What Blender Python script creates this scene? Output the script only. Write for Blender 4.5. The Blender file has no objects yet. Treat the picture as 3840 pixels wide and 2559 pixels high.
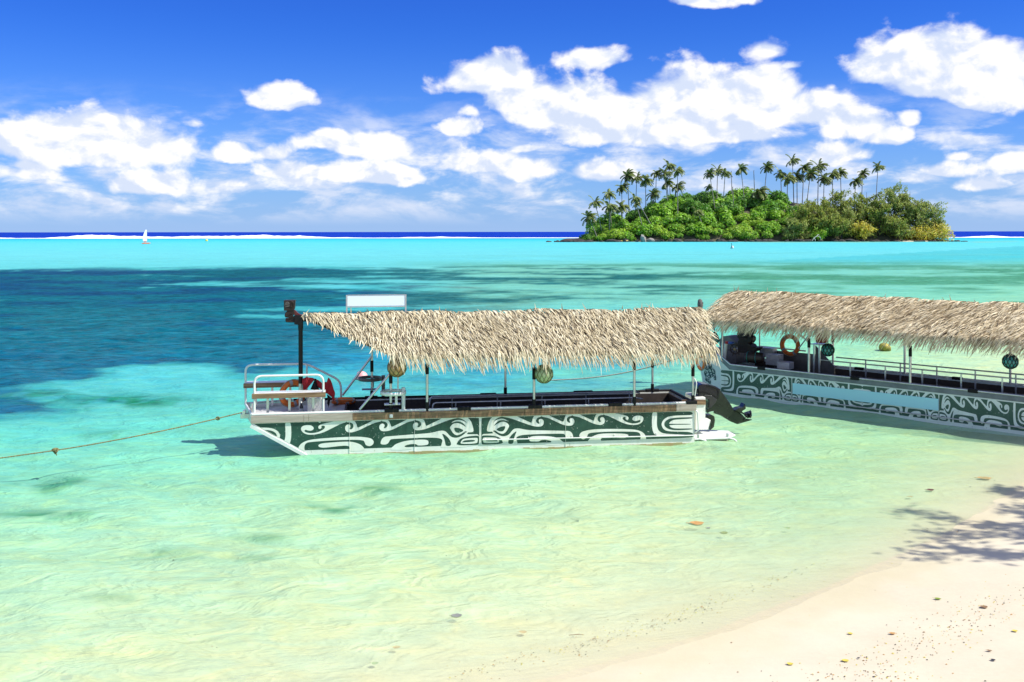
import bpy, bmesh, math, random
import numpy as np
from mathutils import Vector, Matrix
from mathutils.geometry import tessellate_polygon

R = math.radians
sc = bpy.context.scene
COL = sc.collection

# ------------------------------------------------------------------ camera
CAMH, FPX, HOR = 4.7, 3700.0, 870.0           # eye height, focal length in photo pixels, horizon row
cam = bpy.data.objects.new('camera', bpy.data.cameras.new('camera'))
COL.objects.link(cam)
cam.location = (0, 0, CAMH)
cam.rotation_euler = (R(90), R(0.06), 0)
cam.data.sensor_width = 36
cam.data.lens = 36 * FPX / 3840
cam.data.shift_y = -(1279.5 - HOR) / 3840
cam.data.clip_start = 0.1
cam.data.clip_end = 200000
sc.camera = cam

# ------------------------------------------------------------------ exposure and render settings
sc.view_settings.view_transform = 'Standard'
sc.view_settings.look = 'None'
sc.view_settings.gamma = 1
sc.view_settings.use_curve_mapping = False
sc.view_settings.exposure = 0.5
sc.render.engine = 'CYCLES'
sc.cycles.use_denoising = True
sc.cycles.max_bounces = 8
sc.cycles.transparent_max_bounces = 12
sc.cycles.caustics_reflective = False
sc.cycles.caustics_refractive = False
sc.cycles.sample_clamp_indirect = 4

# ------------------------------------------------------------------ sun
SUN_EL, SUN_AZ = 51.0, 107.0                   # degrees; azimuth clockwise from +Y (the view direction)
sdir = Vector((math.sin(R(SUN_AZ)) * math.cos(R(SUN_EL)), math.cos(R(SUN_AZ)) * math.cos(R(SUN_EL)), math.sin(R(SUN_EL))))
sl = bpy.data.lights.new('sun', 'SUN')
sl.energy = 4.6
sl.angle = R(0.53)
sl.color = (1.0, 0.96, 0.89)
sun = bpy.data.objects.new('sun', sl)
COL.objects.link(sun)
sun.rotation_euler = (-sdir).to_track_quat('-Z', 'Y').to_euler()

# ------------------------------------------------------------------ node helper
class NT:
    def __init__(s, nt):
        s.nt = nt
    def n(s, typ, **kw):
        nd = s.nt.nodes.new(typ)
        for k, v in kw.items():
            setattr(nd, k, v)
        return nd
    def set(s, nd, i, v):
        if isinstance(v, bpy.types.NodeSocket):
            s.nt.links.new(v, nd.inputs[i])
        elif v is not None:
            nd.inputs[i].default_value = v
    def m(s, op, a, b=None, c=None, clamp=False):
        nd = s.n('ShaderNodeMath', operation=op, use_clamp=clamp)
        for i, v in enumerate((a, b, c)):
            s.set(nd, i, v)
        return nd.outputs[0]
    def vm(s, op, a, b=None, out=0):
        nd = s.n('ShaderNodeVectorMath', operation=op)
        s.set(nd, 0, a)
        s.set(nd, 1, b)
        return nd.outputs[out]
    def mix(s, f, a, b, blend='MIX'):
        nd = s.n('ShaderNodeMix', data_type='RGBA', blend_type=blend)
        s.set(nd, 0, f)
        s.set(nd, 6, (*a, 1) if isinstance(a, tuple) and len(a) == 3 else a)
        s.set(nd, 7, (*b, 1) if isinstance(b, tuple) and len(b) == 3 else b)
        return nd.outputs[2]
    def mr(s, v, a, b, c=0.0, d=1.0, smooth=False):
        nd = s.n('ShaderNodeMapRange', interpolation_type='SMOOTHSTEP' if smooth else 'LINEAR')
        for i, x in enumerate((v, a, b, c, d)):
            s.set(nd, i, x)
        return nd.outputs[0]
    def noise(s, vec, scale, detail=4, rough=0.5, dist=0.0):
        nd = s.n('ShaderNodeTexNoise')
        s.set(nd, 'Vector', vec)
        s.set(nd, 'Scale', scale)
        s.set(nd, 'Detail', detail)
        s.set(nd, 'Roughness', rough)
        s.set(nd, 'Distortion', dist)
        return nd.outputs[0]
    def xyz(s, x, y, z=0.0):
        nd = s.n('ShaderNodeCombineXYZ')
        for i, v in enumerate((x, y, z)):
            s.set(nd, i, v)
        return nd.outputs[0]

# ------------------------------------------------------------------ sky with fair-weather clouds
def skydir(px, row):
    return (math.atan((px - 1920) / FPX), math.atan((HOR - row) / math.hypot(FPX, px - 1920)))

world = bpy.data.worlds.new('World')
sc.world = world
world.use_nodes = True
w = NT(world.node_tree)
bgn = world.node_tree.nodes['Background']
sky = w.n('ShaderNodeTexSky', sky_type='NISHITA', sun_disc=False, sun_elevation=R(SUN_EL), sun_rotation=R(SUN_AZ),
          altitude=0, air_density=1.0, dust_density=0.15, ozone_density=3.0)
tc = w.n('ShaderNodeTexCoord')
dirv = w.vm('NORMALIZE', tc.outputs['Generated'])
sx = w.n('ShaderNodeSeparateXYZ')
w.set(sx, 0, dirv)
az = w.m('ARCTAN2', sx.outputs[0], sx.outputs[1])
el = w.m('ARCSINE', sx.outputs[2])
ae = w.xyz(az, el, 0.0)
hs = w.n('ShaderNodeHueSaturation')
w.set(hs, 'Hue', 0.5)
w.set(hs, 'Saturation', 1.0)
w.set(hs, 'Value', 1.0)
w.set(hs, 'Color', sky.outputs[0])
# hazy pale band on the horizon of the tropical sea air
hz = w.m('POWER', w.mr(el, 0.0, 0.22, 1.0, 0.0), 2.2)
deep = w.mix(1.0, hs.outputs[0], w.mix(w.mr(el, .04, .34), (.19, .57, 1.28), (.115, .33, 1.22)), 'MULTIPLY')
skyc = w.mix(w.m('MULTIPLY', hz, 0.85), deep, (3.3, 4.7, 7.6))
# individual clouds: direction (azimuth, elevation) and angular size of each puff; edges broken up by noise
PUFF = [  # photo px, row, half width, half height, weight
 (330,560,330,90,1.0),(170,500,130,80,.9),(560,560,150,80,.9),(380,500,170,80,1.0),(90,620,120,50,.55),
 (1050,372,140,62,.78),(870,570,90,60,.85),(1010,580,95,60,.62),(730,468,80,40,.4),
 (1240,530,110,55,.9),(1400,555,170,62,.95),(1520,570,70,48,.7),
 (1850,300,170,85,1.0),(1980,380,150,80,1.0),(2120,420,220,110,1.0),(2330,450,260,110,1.0),(2540,430,240,130,1.05),
 (2500,370,110,70,.9),(2780,400,220,120,1.05),(2870,350,150,90,1.0),(3030,420,170,90,.95),(2400,500,330,70,1.0),(2720,510,200,60,.9),(3200,480,130,70,.75),(3330,520,110,50,.6),
 (1730,480,110,60,.6),(1760,420,70,45,.5),
 (3300,270,110,85,.95),(3480,240,170,110,1.05),(3650,290,200,120,1.1),(3800,330,170,110,1.05),(3560,320,200,80,1.0),
 (2210,225,150,70,.72),(2870,195,110,65,.68),(2960,250,120,40,.45),(2660,0,150,45,.85),(3420,450,60,45,.55),(3120,330,70,50,.4),
 (1780,620,190,70,.82),(2000,640,200,80,.72),(2230,650,170,70,.7),(1960,560,140,50,.55),
 (1130,650,160,55,.8),(1290,650,170,60,.8),(1460,670,150,55,.8),(560,700,180,62,.82),(640,680,80,50,.7),(110,650,170,60,.55),(850,690,170,50,.55),
 (3150,590,140,60,.68),(3520,650,170,50,.62),(3680,700,120,40,.62),(3810,620,90,60,.68),(3600,590,70,35,.45),(3460,640,60,40,.4),
]
dens = None
for px, row, rw, rh, wt in PUFF:
    u, v = skydir(px, row)
    k = 1.30
    q = w.vm('MULTIPLY', w.vm('SUBTRACT', ae, (u, v, 0)), (FPX / (rw * k), FPX / (rh * k), 0))
    q = w.vm('MAXIMUM', q, w.vm('MULTIPLY', q, (-1.0, -1.75, 1.0)))     # flatter underneath
    ln = w.vm('LENGTH', q, out=1)
    d = w.m('SUBTRACT', wt, ln)
    dens = d if dens is None else w.m('SMOOTH_MAX', dens, d, 0.25)
nv = w.vm('MULTIPLY', ae, (1.0, 1.35, 1.0))
n1 = w.noise(nv, 19.0, 8, 0.53, 0.2)
n1s = w.noise(w.vm('ADD', nv, (.006, .011, 0)), 19.0, 8, 0.53, 0.2)     # the same billows a little towards the sun
n2 = w.noise(w.vm('ADD', nv, (3.1, 1.7, 0.4)), 9.0, 5, 0.55)
body = w.m('ADD', dens, w.m('MULTIPLY', w.m('SUBTRACT', n1, 0.5), w.mr(dens, 0.0, 0.55, 2.3, 0.9)))
a1 = w.mr(body, -0.05, 0.34, 0, 1, True)
# low streaky banks all round the horizon
lv = w.vm('MULTIPLY', ae, (1.0, 3.0, 1.0))
n3 = w.noise(lv, 11.0, 8, 0.60, 0.3)
low = w.m('MULTIPLY', w.mr(el, 0.004, 0.026, 0, 1, True), w.mr(el, 0.065, 0.15, 1, 0, True))
a2 = w.m('MULTIPLY', w.mr(n3, 0.42, 0.64, 0, 1, True), w.m('MULTIPLY', low, 0.95))
# unseen puffs added outside the field of view, thickened to whiten the blue skylight
n4 = w.noise(w.vm('MULTIPLY', dirv, (1, 1, 1.8)), 5.0, 7, 0.58, 0.3)
side = w.mr(w.m('ABSOLUTE', az), 0.52, 0.75, 0, 1, True)
high = w.mr(el, 0.36, 0.6, 0, 1, True)
a3 = w.m('MULTIPLY', w.mr(n4, 0.44, 0.57, 0, 1, True), w.m('MAXIMUM', side, high))
a3 = w.m('MULTIPLY', a3, w.mr(el, 0.02, 0.1, 0, 1, True))
alpha = w.m('MAXIMUM', w.m('MAXIMUM', a1, a2), a3)
relief = w.m('SUBTRACT', n1, n1s)
thick = w.m('ADD', w.m('MULTIPLY', body, 0.30), w.m('ADD', w.m('MULTIPLY', relief, 4.2), w.m('MULTIPLY', w.m('SUBTRACT', n2, 0.5), 0.9)))
tone = w.mr(thick, -0.25, 0.38, 0, 1, True)
ccol = w.mix(tone, (6.0, 6.7, 8.2), (9.0, 8.9, 8.9))
final = w.mix(w.m('MULTIPLY', alpha, 0.97), skyc, ccol)
w.set(bgn, 0, final)
bgn.inputs[1].default_value = 0.085
world.cycles.sampling_method = 'MANUAL'
world.cycles.sample_map_resolution = 512

# ------------------------------------------------------------------ materials
MATS = {}
def mat(name, col, rough=0.6, metal=0.0, var=0.0, vscale=6.0, col2=None, bump=0.0, bscale=30.0, spec=0.5, stretch=(1, 1, 1), island=0.0, obj_rand=0.0, coat=0.0, specks=None, transl=0.0, detail=5):
    if name in MATS:
        return MATS[name]
    m = bpy.data.materials.new(name)
    m.use_nodes = True
    t = NT(m.node_tree)
    p = m.node_tree.nodes['Principled BSDF']
    p.inputs['Roughness'].default_value = rough
    p.inputs['Metallic'].default_value = metal
    p.inputs['Specular IOR Level'].default_value = spec
    p.inputs['Coat Weight'].default_value = coat
    c = (*col, 1)
    crd = t.n('ShaderNodeTexCoord').outputs['Object']
    crd = t.vm('MULTIPLY', crd, stretch)
    outc = None
    if var > 0 or col2:
        f = t.noise(crd, vscale, detail, 0.6)
        c2 = col2 if col2 else tuple(x * (1 - var) for x in col)
        outc = t.mix(t.mr(f, 0.36, 0.64), c, (*c2, 1))
    if island > 0 or obj_rand > 0:
        if island > 0:
            rnd = t.n('ShaderNodeNewGeometry').outputs['Random Per Island']
            amt = island
        else:
            rnd = t.n('ShaderNodeObjectInfo').outputs['Random']
            amt = obj_rand
        h = t.n('ShaderNodeHueSaturation')
        t.set(h, 'Value', t.mr(rnd, 0, 1, 1 - amt, 1 + amt * 0.7))
        t.set(h, 'Hue', t.mr(t.m('FRACT', t.m('MULTIPLY', rnd, 7.31)), 0, 1, 0.5 - 0.03 * amt, 0.5 + 0.03 * amt))
        t.set(h, 'Saturation', t.mr(t.m('FRACT', t.m('MULTIPLY', rnd, 3.77)), 0, 1, 1 - 0.45 * amt, 1 + 0.1 * amt))
        t.set(h, 'Color', outc if outc is not None else c)
        outc = h.outputs[0]
    if specks:                                  # chips, scuffs and runs of dirt with a shape of their own
        chip = t.mr(t.noise(crd, specks[1], 3, .5), .68, .72)
        run = t.m('MULTIPLY', t.mr(t.noise(t.vm('MULTIPLY', crd, (9, 1, .7)), 1.0, 4, .6), .56, .72), t.mr(t.noise(crd, .9, 3), .45, .6))
        outc = t.mix(t.m('MULTIPLY', run, specks[2]), outc, (*specks[3], 1))
        outc = t.mix(t.m('MULTIPLY', chip, .8), outc, (*specks[0], 1))
    if outc is not None:
        t.set(p, 'Base Color', outc)
    else:
        p.inputs['Base Color'].default_value = c
    if bump > 0:
        b = t.n('ShaderNodeBump')
        b.inputs['Strength'].default_value = bump
        b.inputs['Distance'].default_value = 0.02
        t.set(b, 'Height', t.noise(crd, bscale, 4, 0.6))
        t.set(p, 'Normal', b.outputs[0])
    if transl > 0:
        tr = t.n('ShaderNodeBsdfTranslucent')
        if outc is not None:
            t.set(tr, 0, outc)
        else:
            tr.inputs[0].default_value = c
        mx = t.n('ShaderNodeMixShader')
        mx.inputs[0].default_value = transl
        m.node_tree.links.new(p.outputs[0], mx.inputs[1])
        m.node_tree.links.new(tr.outputs[0], mx.inputs[2])
        m.node_tree.links.new(mx.outputs[0], m.node_tree.nodes['Material Output'].inputs[0])
    MATS[name] = m
    return m

# ------------------------------------------------------------------ mesh helpers
def link(o, parent=None):
    COL.objects.link(o)
    if parent is not None:
        o.parent = parent
    return o

def tag(o, label=None, cat=None, group=None, kind=None):
    if label: o['label'] = label
    if cat: o['category'] = cat
    if group: o['group'] = group
    if kind: o['kind'] = kind
    return o

def empty(name, loc=(0, 0, 0), rz=0.0, label=None, cat=None, group=None):
    o = bpy.data.objects.new(name, None)
    o.empty_display_size = 0.2
    link(o)
    o.location = loc
    o.rotation_euler = (0, 0, rz)
    return tag(o, label, cat, group)

def np_mesh(name, V, Q, mats=(), smooth=False):
    """fast mesh from an (n,3) vertex array and an (m,k) face array"""
    me = bpy.data.meshes.new(name)
    V = np.asarray(V, dtype=np.float32)
    Q = np.asarray(Q, dtype=np.int32)
    me.vertices.add(len(V))
    me.vertices.foreach_set('co', V.ravel())
    k = Q.shape[1]
    me.loops.add(Q.size)
    me.loops.foreach_set('vertex_index', Q.ravel())
    me.polygons.add(len(Q))
    me.polygons.foreach_set('loop_start', np.arange(0, Q.size, k, dtype=np.int32))
    if smooth:
        me.polygons.foreach_set('use_smooth', np.ones(len(Q), dtype=bool))
    me.update(calc_edges=True)
    for x in mats:
        me.materials.append(x)
    return me

class MB:
    """collects simple shapes into one mesh"""
    def __init__(s):
        s.v, s.f, s.mi, s.sm = [], [], [], []
        s.cur = 0
    def add(s, vs, fs, smooth=False):
        o = len(s.v)
        s.v += [tuple(v) for v in vs]
        s.f += [tuple(i + o for i in f) for f in fs]
        s.mi += [s.cur] * len(fs)
        s.sm += [smooth] * len(fs)
        return s
    def box(s, c, d, rot=None):
        hx, hy, hz = d[0] / 2, d[1] / 2, d[2] / 2
        vs = [Vector((x, y, z)) for x in (-hx, hx) for y in (-hy, hy) for z in (-hz, hz)]
        if rot is not None:
            vs = [rot @ v for v in vs]
        vs = [v + Vector(c) for v in vs]
        return s.add(vs, [(0, 1, 3, 2), (4, 6, 7, 5), (0, 4, 5, 1), (2, 3, 7, 6), (0, 2, 6, 4), (1, 5, 7, 3)])
    def bar(s, a, b, wd, ht):
        """square bar from a to b"""
        a, b = Vector(a), Vector(b)
        q = (b - a).to_track_quat('X', 'Z').to_matrix()
        return s.box((a + b) / 2, ((b - a).length, wd, ht), q)
    def tube(s, pts, r, n=8, caps=True, closed=False):
        pts = [Vector(p) for p in pts]
        rs = r if isinstance(r, (list, tuple)) else [r] * len(pts)
        m = len(pts)
        vs, fs = [], []
        up = None
        for i, p in enumerate(pts):
            if closed:
                d = pts[(i + 1) % m] - pts[i - 1]
            else:
                d = pts[min(i + 1, m - 1)] - pts[max(i - 1, 0)]
            d.normalize()
            if up is None:
                up = Vector((0, 0, 1)) if abs(d.z) < 0.9 else Vector((0, 1, 0))
            a = d.cross(up).normalized()
            up = a.cross(d).normalized()
            for k in range(n):
                t = 2 * math.pi * k / n
                vs.append(p + (a * math.cos(t) + up * math.sin(t)) * rs[i])
        for i in range(m if closed else m - 1):
            j = (i + 1) % m
            for k in range(n):
                l = (k + 1) % n
                fs.append((i * n + k, i * n + l, j * n + l, j * n + k))
        s.add(vs, fs, True)
        if caps and not closed:
            s.add(vs[:n], [tuple(range(n))[::-1]])
            s.add(vs[-n:], [tuple(range(n))])
        return s
    def lathe(s, prof, c=(0, 0, 0), n=20, rot=None):
        vs, fs = [], []
        for r, z in prof:
            for k in range(n):
                t = 2 * math.pi * k / n
                v = Vector((r * math.cos(t), r * math.sin(t), z))
                if rot is not None:
                    v = rot @ v
                vs.append(v + Vector(c))
        for i in range(len(prof) - 1):
            for k in range(n):
                l = (k + 1) % n
                fs.append((i * n + k, i * n + l, (i + 1) * n + l, (i + 1) * n + k))
        return s.add(vs, fs, True)
    def prism(s, poly, y0, y1):
        """polygon in xz, extruded from y0 to y1"""
        n = len(poly)
        a = sum(poly[i][0] * poly[(i + 1) % n][1] - poly[(i + 1) % n][0] * poly[i][1] for i in range(n))
        if a < 0:
            poly = poly[::-1]
        vs = [(x, y0, z) for x, z in poly] + [(x, y1, z) for x, z in poly]
        tri = tessellate_polygon([[Vector((x, z, 0)) for x, z in poly]])
        fs = []
        for t in tri:
            t = tuple(t)
            p = [Vector((poly[i][0], poly[i][1])) for i in t]
            ar = (p[1] - p[0]).cross(p[2] - p[0])
            if ar < 0:
                t = t[::-1]
            fs.append(t)
            fs.append(tuple(i + n for i in t[::-1]))
        for i in range(n):
            j = (i + 1) % n
            fs.append((i, i + n, j + n, j)) 
        return s.add(vs, fs)
    def flat(s, poly, y):
        """polygon in xz as a sheet facing -y"""
        tri = tessellate_polygon([[Vector((x, z, 0)) for x, z in poly]])
        fs = []
        for t in tri:
            t = tuple(t)
            p = [Vector((poly[i][0], poly[i][1])) for i in t]
            if (p[1] - p[0]).cross(p[2] - p[0]) < 0:
                t = t[::-1]
            fs.append(t)
        return s.add([(x, y, z) for x, z in poly], fs)
    def mesh(s, name, mats):
        me = bpy.data.meshes.new(name)
        me.from_pydata(s.v, [], s.f)
        for x in (mats if isinstance(mats, (list, tuple)) else [mats]):
            me.materials.append(x)
        me.polygons.foreach_set('material_index', s.mi)
        me.polygons.foreach_set('use_smooth', s.sm)
        me.update()
        return me
    def build(s, name, mats, parent=None, bevel=0.0, loc=None):
        o = bpy.data.objects.new(name, s.mesh(name, mats))
        link(o, parent)
        if loc is not None:
            o.location = loc
        if bevel:
            b = o.modifiers.new('bevel', 'BEVEL')
            b.width = bevel
            b.segments = 2
            b.limit_method = 'ANGLE'
        return o

def round_path(pts, r=0.1, n=5):
    """polyline with rounded corners"""
    pts = [Vector(p) for p in pts]
    out = [pts[0]]
    for i in range(1, len(pts) - 1):
        a, b, c = pts[i - 1], pts[i], pts[i + 1]
        rr = min(r, (a - b).length * .45, (c - b).length * .45)
        p, q = b + (a - b).normalized() * rr, b + (c - b).normalized() * rr
        for k in range(n + 1):
            t = k / n
            out.append(p * (1 - t) ** 2 + b * 2 * t * (1 - t) + q * t * t)
    out.append(pts[-1])
    return out

def chaikin(poly, it=2):
    for _ in range(it):
        o = []
        n = len(poly)
        for i in range(n):
            a, b = poly[i], poly[(i + 1) % n]
            o.append((a[0] * .75 + b[0] * .25, a[1] * .75 + b[1] * .25))
            o.append((a[0] * .25 + b[0] * .75, a[1] * .25 + b[1] * .75))
        poly = o
    return poly

def clip(poly, a, b, c):
    """keep the side of the line where a*x + b*z + c >= 0"""
    out = []
    n = len(poly)
    for i in range(n):
        p, q = poly[i], poly[(i + 1) % n]
        dp, dq = a * p[0] + b * p[1] + c, a * q[0] + b * q[1] + c
        if dp >= 0:
            out.append(p)
        if dp * dq < 0:
            t = dp / (dp - dq)
            out.append((p[0] + (q[0] - p[0]) * t, p[1] + (q[1] - p[1]) * t))
    return out

# ground points that a photo pixel looks at (used to survey the place from the picture)
def ground(px, row, z=0.0):
    y = FPX * (CAMH - z) / (row - HOR)
    return Vector(((px - 1920) / FPX * y, y, z))
def at(px, row, y):
    return Vector(((px - 1920) / FPX * y, y, CAMH - (row - HOR) / FPX * y))

# ------------------------------------------------------------------ numpy noise
_rs = np.random.RandomState(7)
_perm = _rs.rand(512, 512).astype(np.float32)
def vnoise(x, y):
    xi, yi = np.floor(x).astype(int), np.floor(y).astype(int)
    fx, fy = x - xi, y - yi
    fx, fy = fx * fx * (3 - 2 * fx), fy * fy * (3 - 2 * fy)
    g = lambda i, j: _perm[(xi + i) % 512, (yi + j) % 512]
    return (g(0, 0) * (1 - fx) + g(1, 0) * fx) * (1 - fy) + (g(0, 1) * (1 - fx) + g(1, 1) * fx) * fy
def fbm(x, y, oct=5, g=0.5):
    s, a, t = 0, 1.0, 0
    for o in range(oct):
        s = s + a * vnoise(x * 2 ** o + 17.3 * o, y * 2 ** o + 9.1 * o)
        t += a
        a *= g
    return s / t
def sstep(v, a, b):
    t = np.clip((v - a) / (b - a), 0, 1)
    return t * t * (3 - 2 * t)
# ================================================================== THE SETTING
SHORE = [(-60, -38), (-12, 1.5), (-4, 7.3), (0.2, 10.3), (2.2, 11.5), (4.2, 13.1), (7, 15.6), (9.7, 18.6), (13, 22.6), (18, 29), (30, 45), (60, 85), (400, 520)]
def shore_dist(x, y):
    """distance from the waterline, positive towards the sea"""
    best = np.full(x.shape, 1e9)
    sign = np.ones(x.shape)
    for (ax, ay), (bx, by) in zip(SHORE[:-1], SHORE[1:]):
        dx, dy = bx - ax, by - ay
        t = np.clip(((x - ax) * dx + (y - ay) * dy) / (dx * dx + dy * dy), 0, 1)
        ex, ey = x - (ax + t * dx), y - (ay + t * dy)
        d = np.hypot(ex, ey)
        cr = dx * (y - ay) - dy * (x - ax)
        up = d < best
        best = np.where(up, d, best)
        sign = np.where(up, np.where(cr > 0, 1.0, -1.0), sign)
    return best * sign

def bed_z(x, y):
    s = shore_dist(x, y) + 0.7 * (fbm(x * .35, y * .35, 4) - .5) + .25 * (fbm(x * 1.6 + 40, y * 1.6, 3) - .5)
    land = np.clip(-s, 0, None)
    zl = 0.055 * land + 0.010 * land ** 1.6
    zl = np.minimum(zl, 2.6)
    zs = -np.interp(s, [0, 1, 4, 10, 20, 45, 120, 400, 740, 800, 1200], [0, .035, .16, .40, .75, 1.25, 1.7, 2.2, 1.4, 12, 40])
    z = np.where(s > 0, zs, zl)
    z = z + np.where(np.abs(s) < 60, 0.018 * (fbm(x * 1.3, y * 1.3 + 70, 4) - .5) * np.clip(np.abs(s), 0, 1), 0)
    return z

# a fan of ground/water cells: fine near the viewer, growing with distance
rows = np.concatenate([np.linspace(-9, 7.6, 40), 17390.0 / np.linspace(17390 / 8.0, 17390 / 760.0, 620), np.geomspace(775, 120000, 34)])
aa = np.concatenate([np.linspace(-3.0, -.64, 40, endpoint=False), np.linspace(-.64, .64, 380), np.linspace(.64, 3.0, 41)[1:]])
YY, AA = np.meshgrid(rows, aa, indexing='ij')
XX = AA * np.where(YY < 60, YY + 10, YY + 10 * np.exp(-(YY - 60) / 60.0))
nr, nc = XX.shape
idx = np.arange(nr * nc).reshape(nr, nc)
QUADS = np.stack([idx[:-1, :-1], idx[:-1, 1:], idx[1:, 1:], idx[1:, :-1]], -1).reshape(-1, 4)
S = shore_dist(XX, YY)
BZ = bed_z(XX, YY)

def srgb(*c):
    return np.array([(v / 255 / 12.92) if v < 10 else ((v / 255 + .055) / 1.055) ** 2.4 for v in c])

# ---- sand and seabed
sand = bpy.data.materials.new('coral_sand')
sand.use_nodes = True
t = NT(sand.node_tree)
p = sand.node_tree.nodes['Principled BSDF']
geo = t.n('ShaderNodeNewGeometry')
pos = geo.outputs['Position']
sp = t.n('ShaderNodeSeparateXYZ')
t.set(sp, 0, pos)
wet = t.mr(t.m('ADD', sp.outputs[2], t.m('MULTIPLY', t.m('SUBTRACT', t.noise(pos, 1.1, 5), .5), .10)), 0.0, 0.07, 1, 0, True)
grain = t.noise(pos, 14.0, 9, .8)
tint = t.noise(t.vm('MULTIPLY', pos, (.5, 1.0, 1)), .6, 5, .6)
dry = t.mix(t.mr(grain, .3, .7), (.60, .535, .395), (.545, .485, .35))
dry = t.mix(t.mr(tint, .4, .65), dry, (.62, .56, .42))
wetc = t.mix(t.mr(tint, .35, .65), (.55, .485, .31), (.58, .525, .355))
col = t.mix(wet, dry, wetc)
t.set(p, 'Base Color', col)
t.set(p, 'Roughness', t.mr(wet, 0, 1, .95, .55))
p.inputs['Specular IOR Level'].default_value = .2
bmp = t.n('ShaderNodeBump')
bmp.inputs['Strength'].default_value = .35
bmp.inputs['Distance'].default_value = .02
t.set(bmp, 'Height', t.m('ADD', t.noise(pos, 3.0, 6, .6), t.m('MULTIPLY', grain, .25)))
t.set(p, 'Normal', bmp.outputs[0])
keep = rows < 1500
gr = int(keep.sum())
gq = np.stack([idx[:gr - 1, :-1], idx[:gr - 1, 1:], idx[1:gr, 1:], idx[1:gr, :-1]], -1).reshape(-1, 4)
gm = np_mesh('beach', np.stack([XX[:gr], YY[:gr], BZ[:gr]], -1).reshape(-1, 3), gq, [sand], True)
beach = link(bpy.data.objects.new('beach', gm))
tag(beach, 'pale cream sand beach sloping down under the clear lagoon', 'beach', kind='structure')

# ---- the lagoon: clear over the sand, turquoise with depth, dark over the sea-grass, blue ocean beyond the reef
ALB = 1.78                                               # how bright a white matte sheet comes out in this light
prow = HOR + 17390.0 / np.clip(YY, 6, None)              # photo row / column of each surface point, to survey the patches
ppx = 1920 + FPX * XX / np.clip(YY, 6, None)
grad_s = [-1, 1, 3, 6, 9, 12, 16, 22, 34, 60, 110, 200, 300, 420, 560, 735, 748, 758, 800, 1e6]
grad_c = [(250, 240, 200), (248, 248, 198), (236, 250, 192), (214, 249, 190), (190, 247, 190), (160, 242, 192), (124, 234, 200), (104, 222, 210), (94, 218, 218), (104, 220, 222), (116, 226, 220), (128, 236, 234), (120, 238, 240), (112, 238, 242), (78, 230, 240), (50, 208, 232), (70, 170, 190), (18, 80, 190), (12, 64, 190), (14, 66, 200)]
sd = S + 1.8 * (fbm(XX * .09, YY * .09, 4) - .5) * np.clip(S / 8, 0, 1)
sd = np.where(YY > 700, YY + 12 * (fbm(XX * .02, YY * .02 + 3, 3) - .5), np.where(S > 60, YY + 0 * S, sd))
lin = np.array([srgb(*c) for c in grad_c])
C = np.stack([np.interp(sd, grad_s, lin[:, k]) for k in range(3)], -1)
def blend(C, f, c):
    f = np.clip(f, 0, 1)[..., None]
    return C * (1 - f) + srgb(*c) * f
# greener over the shallows beside the right-hand boat
C = blend(C, .75 * sstep(ppx, 2300, 3300) * sstep(prow, 1350, 1560) , (172, 232, 172))
C = blend(C, .55 * sstep(ppx, 3000, 3700) * sstep(prow, 1600, 1800) , (226, 238, 180))
# sea-grass and deep water on the left
f1 = fbm(XX / 17, YY / 13, 6, .55)
f2 = fbm(XX / 5 + 33, YY / 4 + 11, 5, .55)
f3 = fbm(XX / 45 + 5, YY / 30 + 2, 5, .55)
top = 994 + 46 * (fbm(XX / 22, YY * 0 + 3, 5, .6) - .5)
bot = np.interp(ppx, [-2500, 0, 300, 450, 620, 760, 900, 1150, 1500, 1750, 2000, 2400], [1620, 1475, 1440, 1400, 1368, 1378, 1395, 1385, 1340, 1250, 1150, 1060])
wgt = sstep(prow, top - 12, top + 26) * (1 - sstep(prow, bot - 75, bot + 75)) * np.interp(ppx, [-2500, 700, 1100, 1500, 1900, 2400, 2800], [1.05, 1.0, .86, .66, .52, .40, 0.0])
for cx, cr, wx, wr, am in [(950, 1063, 560, 14, .55), (1250, 1085, 420, 12, .5), (1010, 1186, 200, 9, .6), (1700, 1040, 400, 10, .4), (1350, 1150, 300, 10, .4), (620, 1385, 260, 26, .5), (330, 1440, 240, 20, .35)]:
    wgt = wgt - am * np.exp(-((ppx - cx) / wx) ** 2 - ((prow - cr) / wr) ** 2) * (0.5 + f2)
for cx, cr, wx, wr, am in [(-150, 1525, 420, 48, .95), (430, 1500, 270, 22, .75), (120, 1555, 260, 20, .5)]:
    wgt = np.maximum(wgt, am * np.exp(-((ppx - cx) / wx) ** 2 - ((prow - cr) / wr) ** 2))
f5 = fbm(XX / 2.2 + 8, YY / 2.4 + 3, 4, .6)
field = wgt + ((f1 - .5) * .85 + (f2 - .5) * .95 + (f5 - .5) * .5) * np.clip(wgt * 4, 0, 1)
dark = sstep(field, .36, .68) * sstep(prow, top - 14, top + 20)
deepc = np.array(srgb(0, 66, 112))
tealc = np.array(srgb(0, 108, 122))
dk = sstep(f3 + (f2 - .5) * .5, .38, .62)[..., None]
deepmix = deepc * dk + tealc * (1 - dk)
edge = np.clip(sstep(prow, 1180, 1420), 0, 1)[..., None]
deepmix = deepmix * (1 - .6 * edge) + srgb(0, 112, 140) * .6 * edge
C = C * (1 - .95 * dark[..., None]) + deepmix * .95 * dark[..., None]
fringe = sstep(field, .12, .42) * (1 - dark) * sstep(prow, top - 6, top + 8)
C = blend(C, .55 * fringe, (40, 170, 165))
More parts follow.
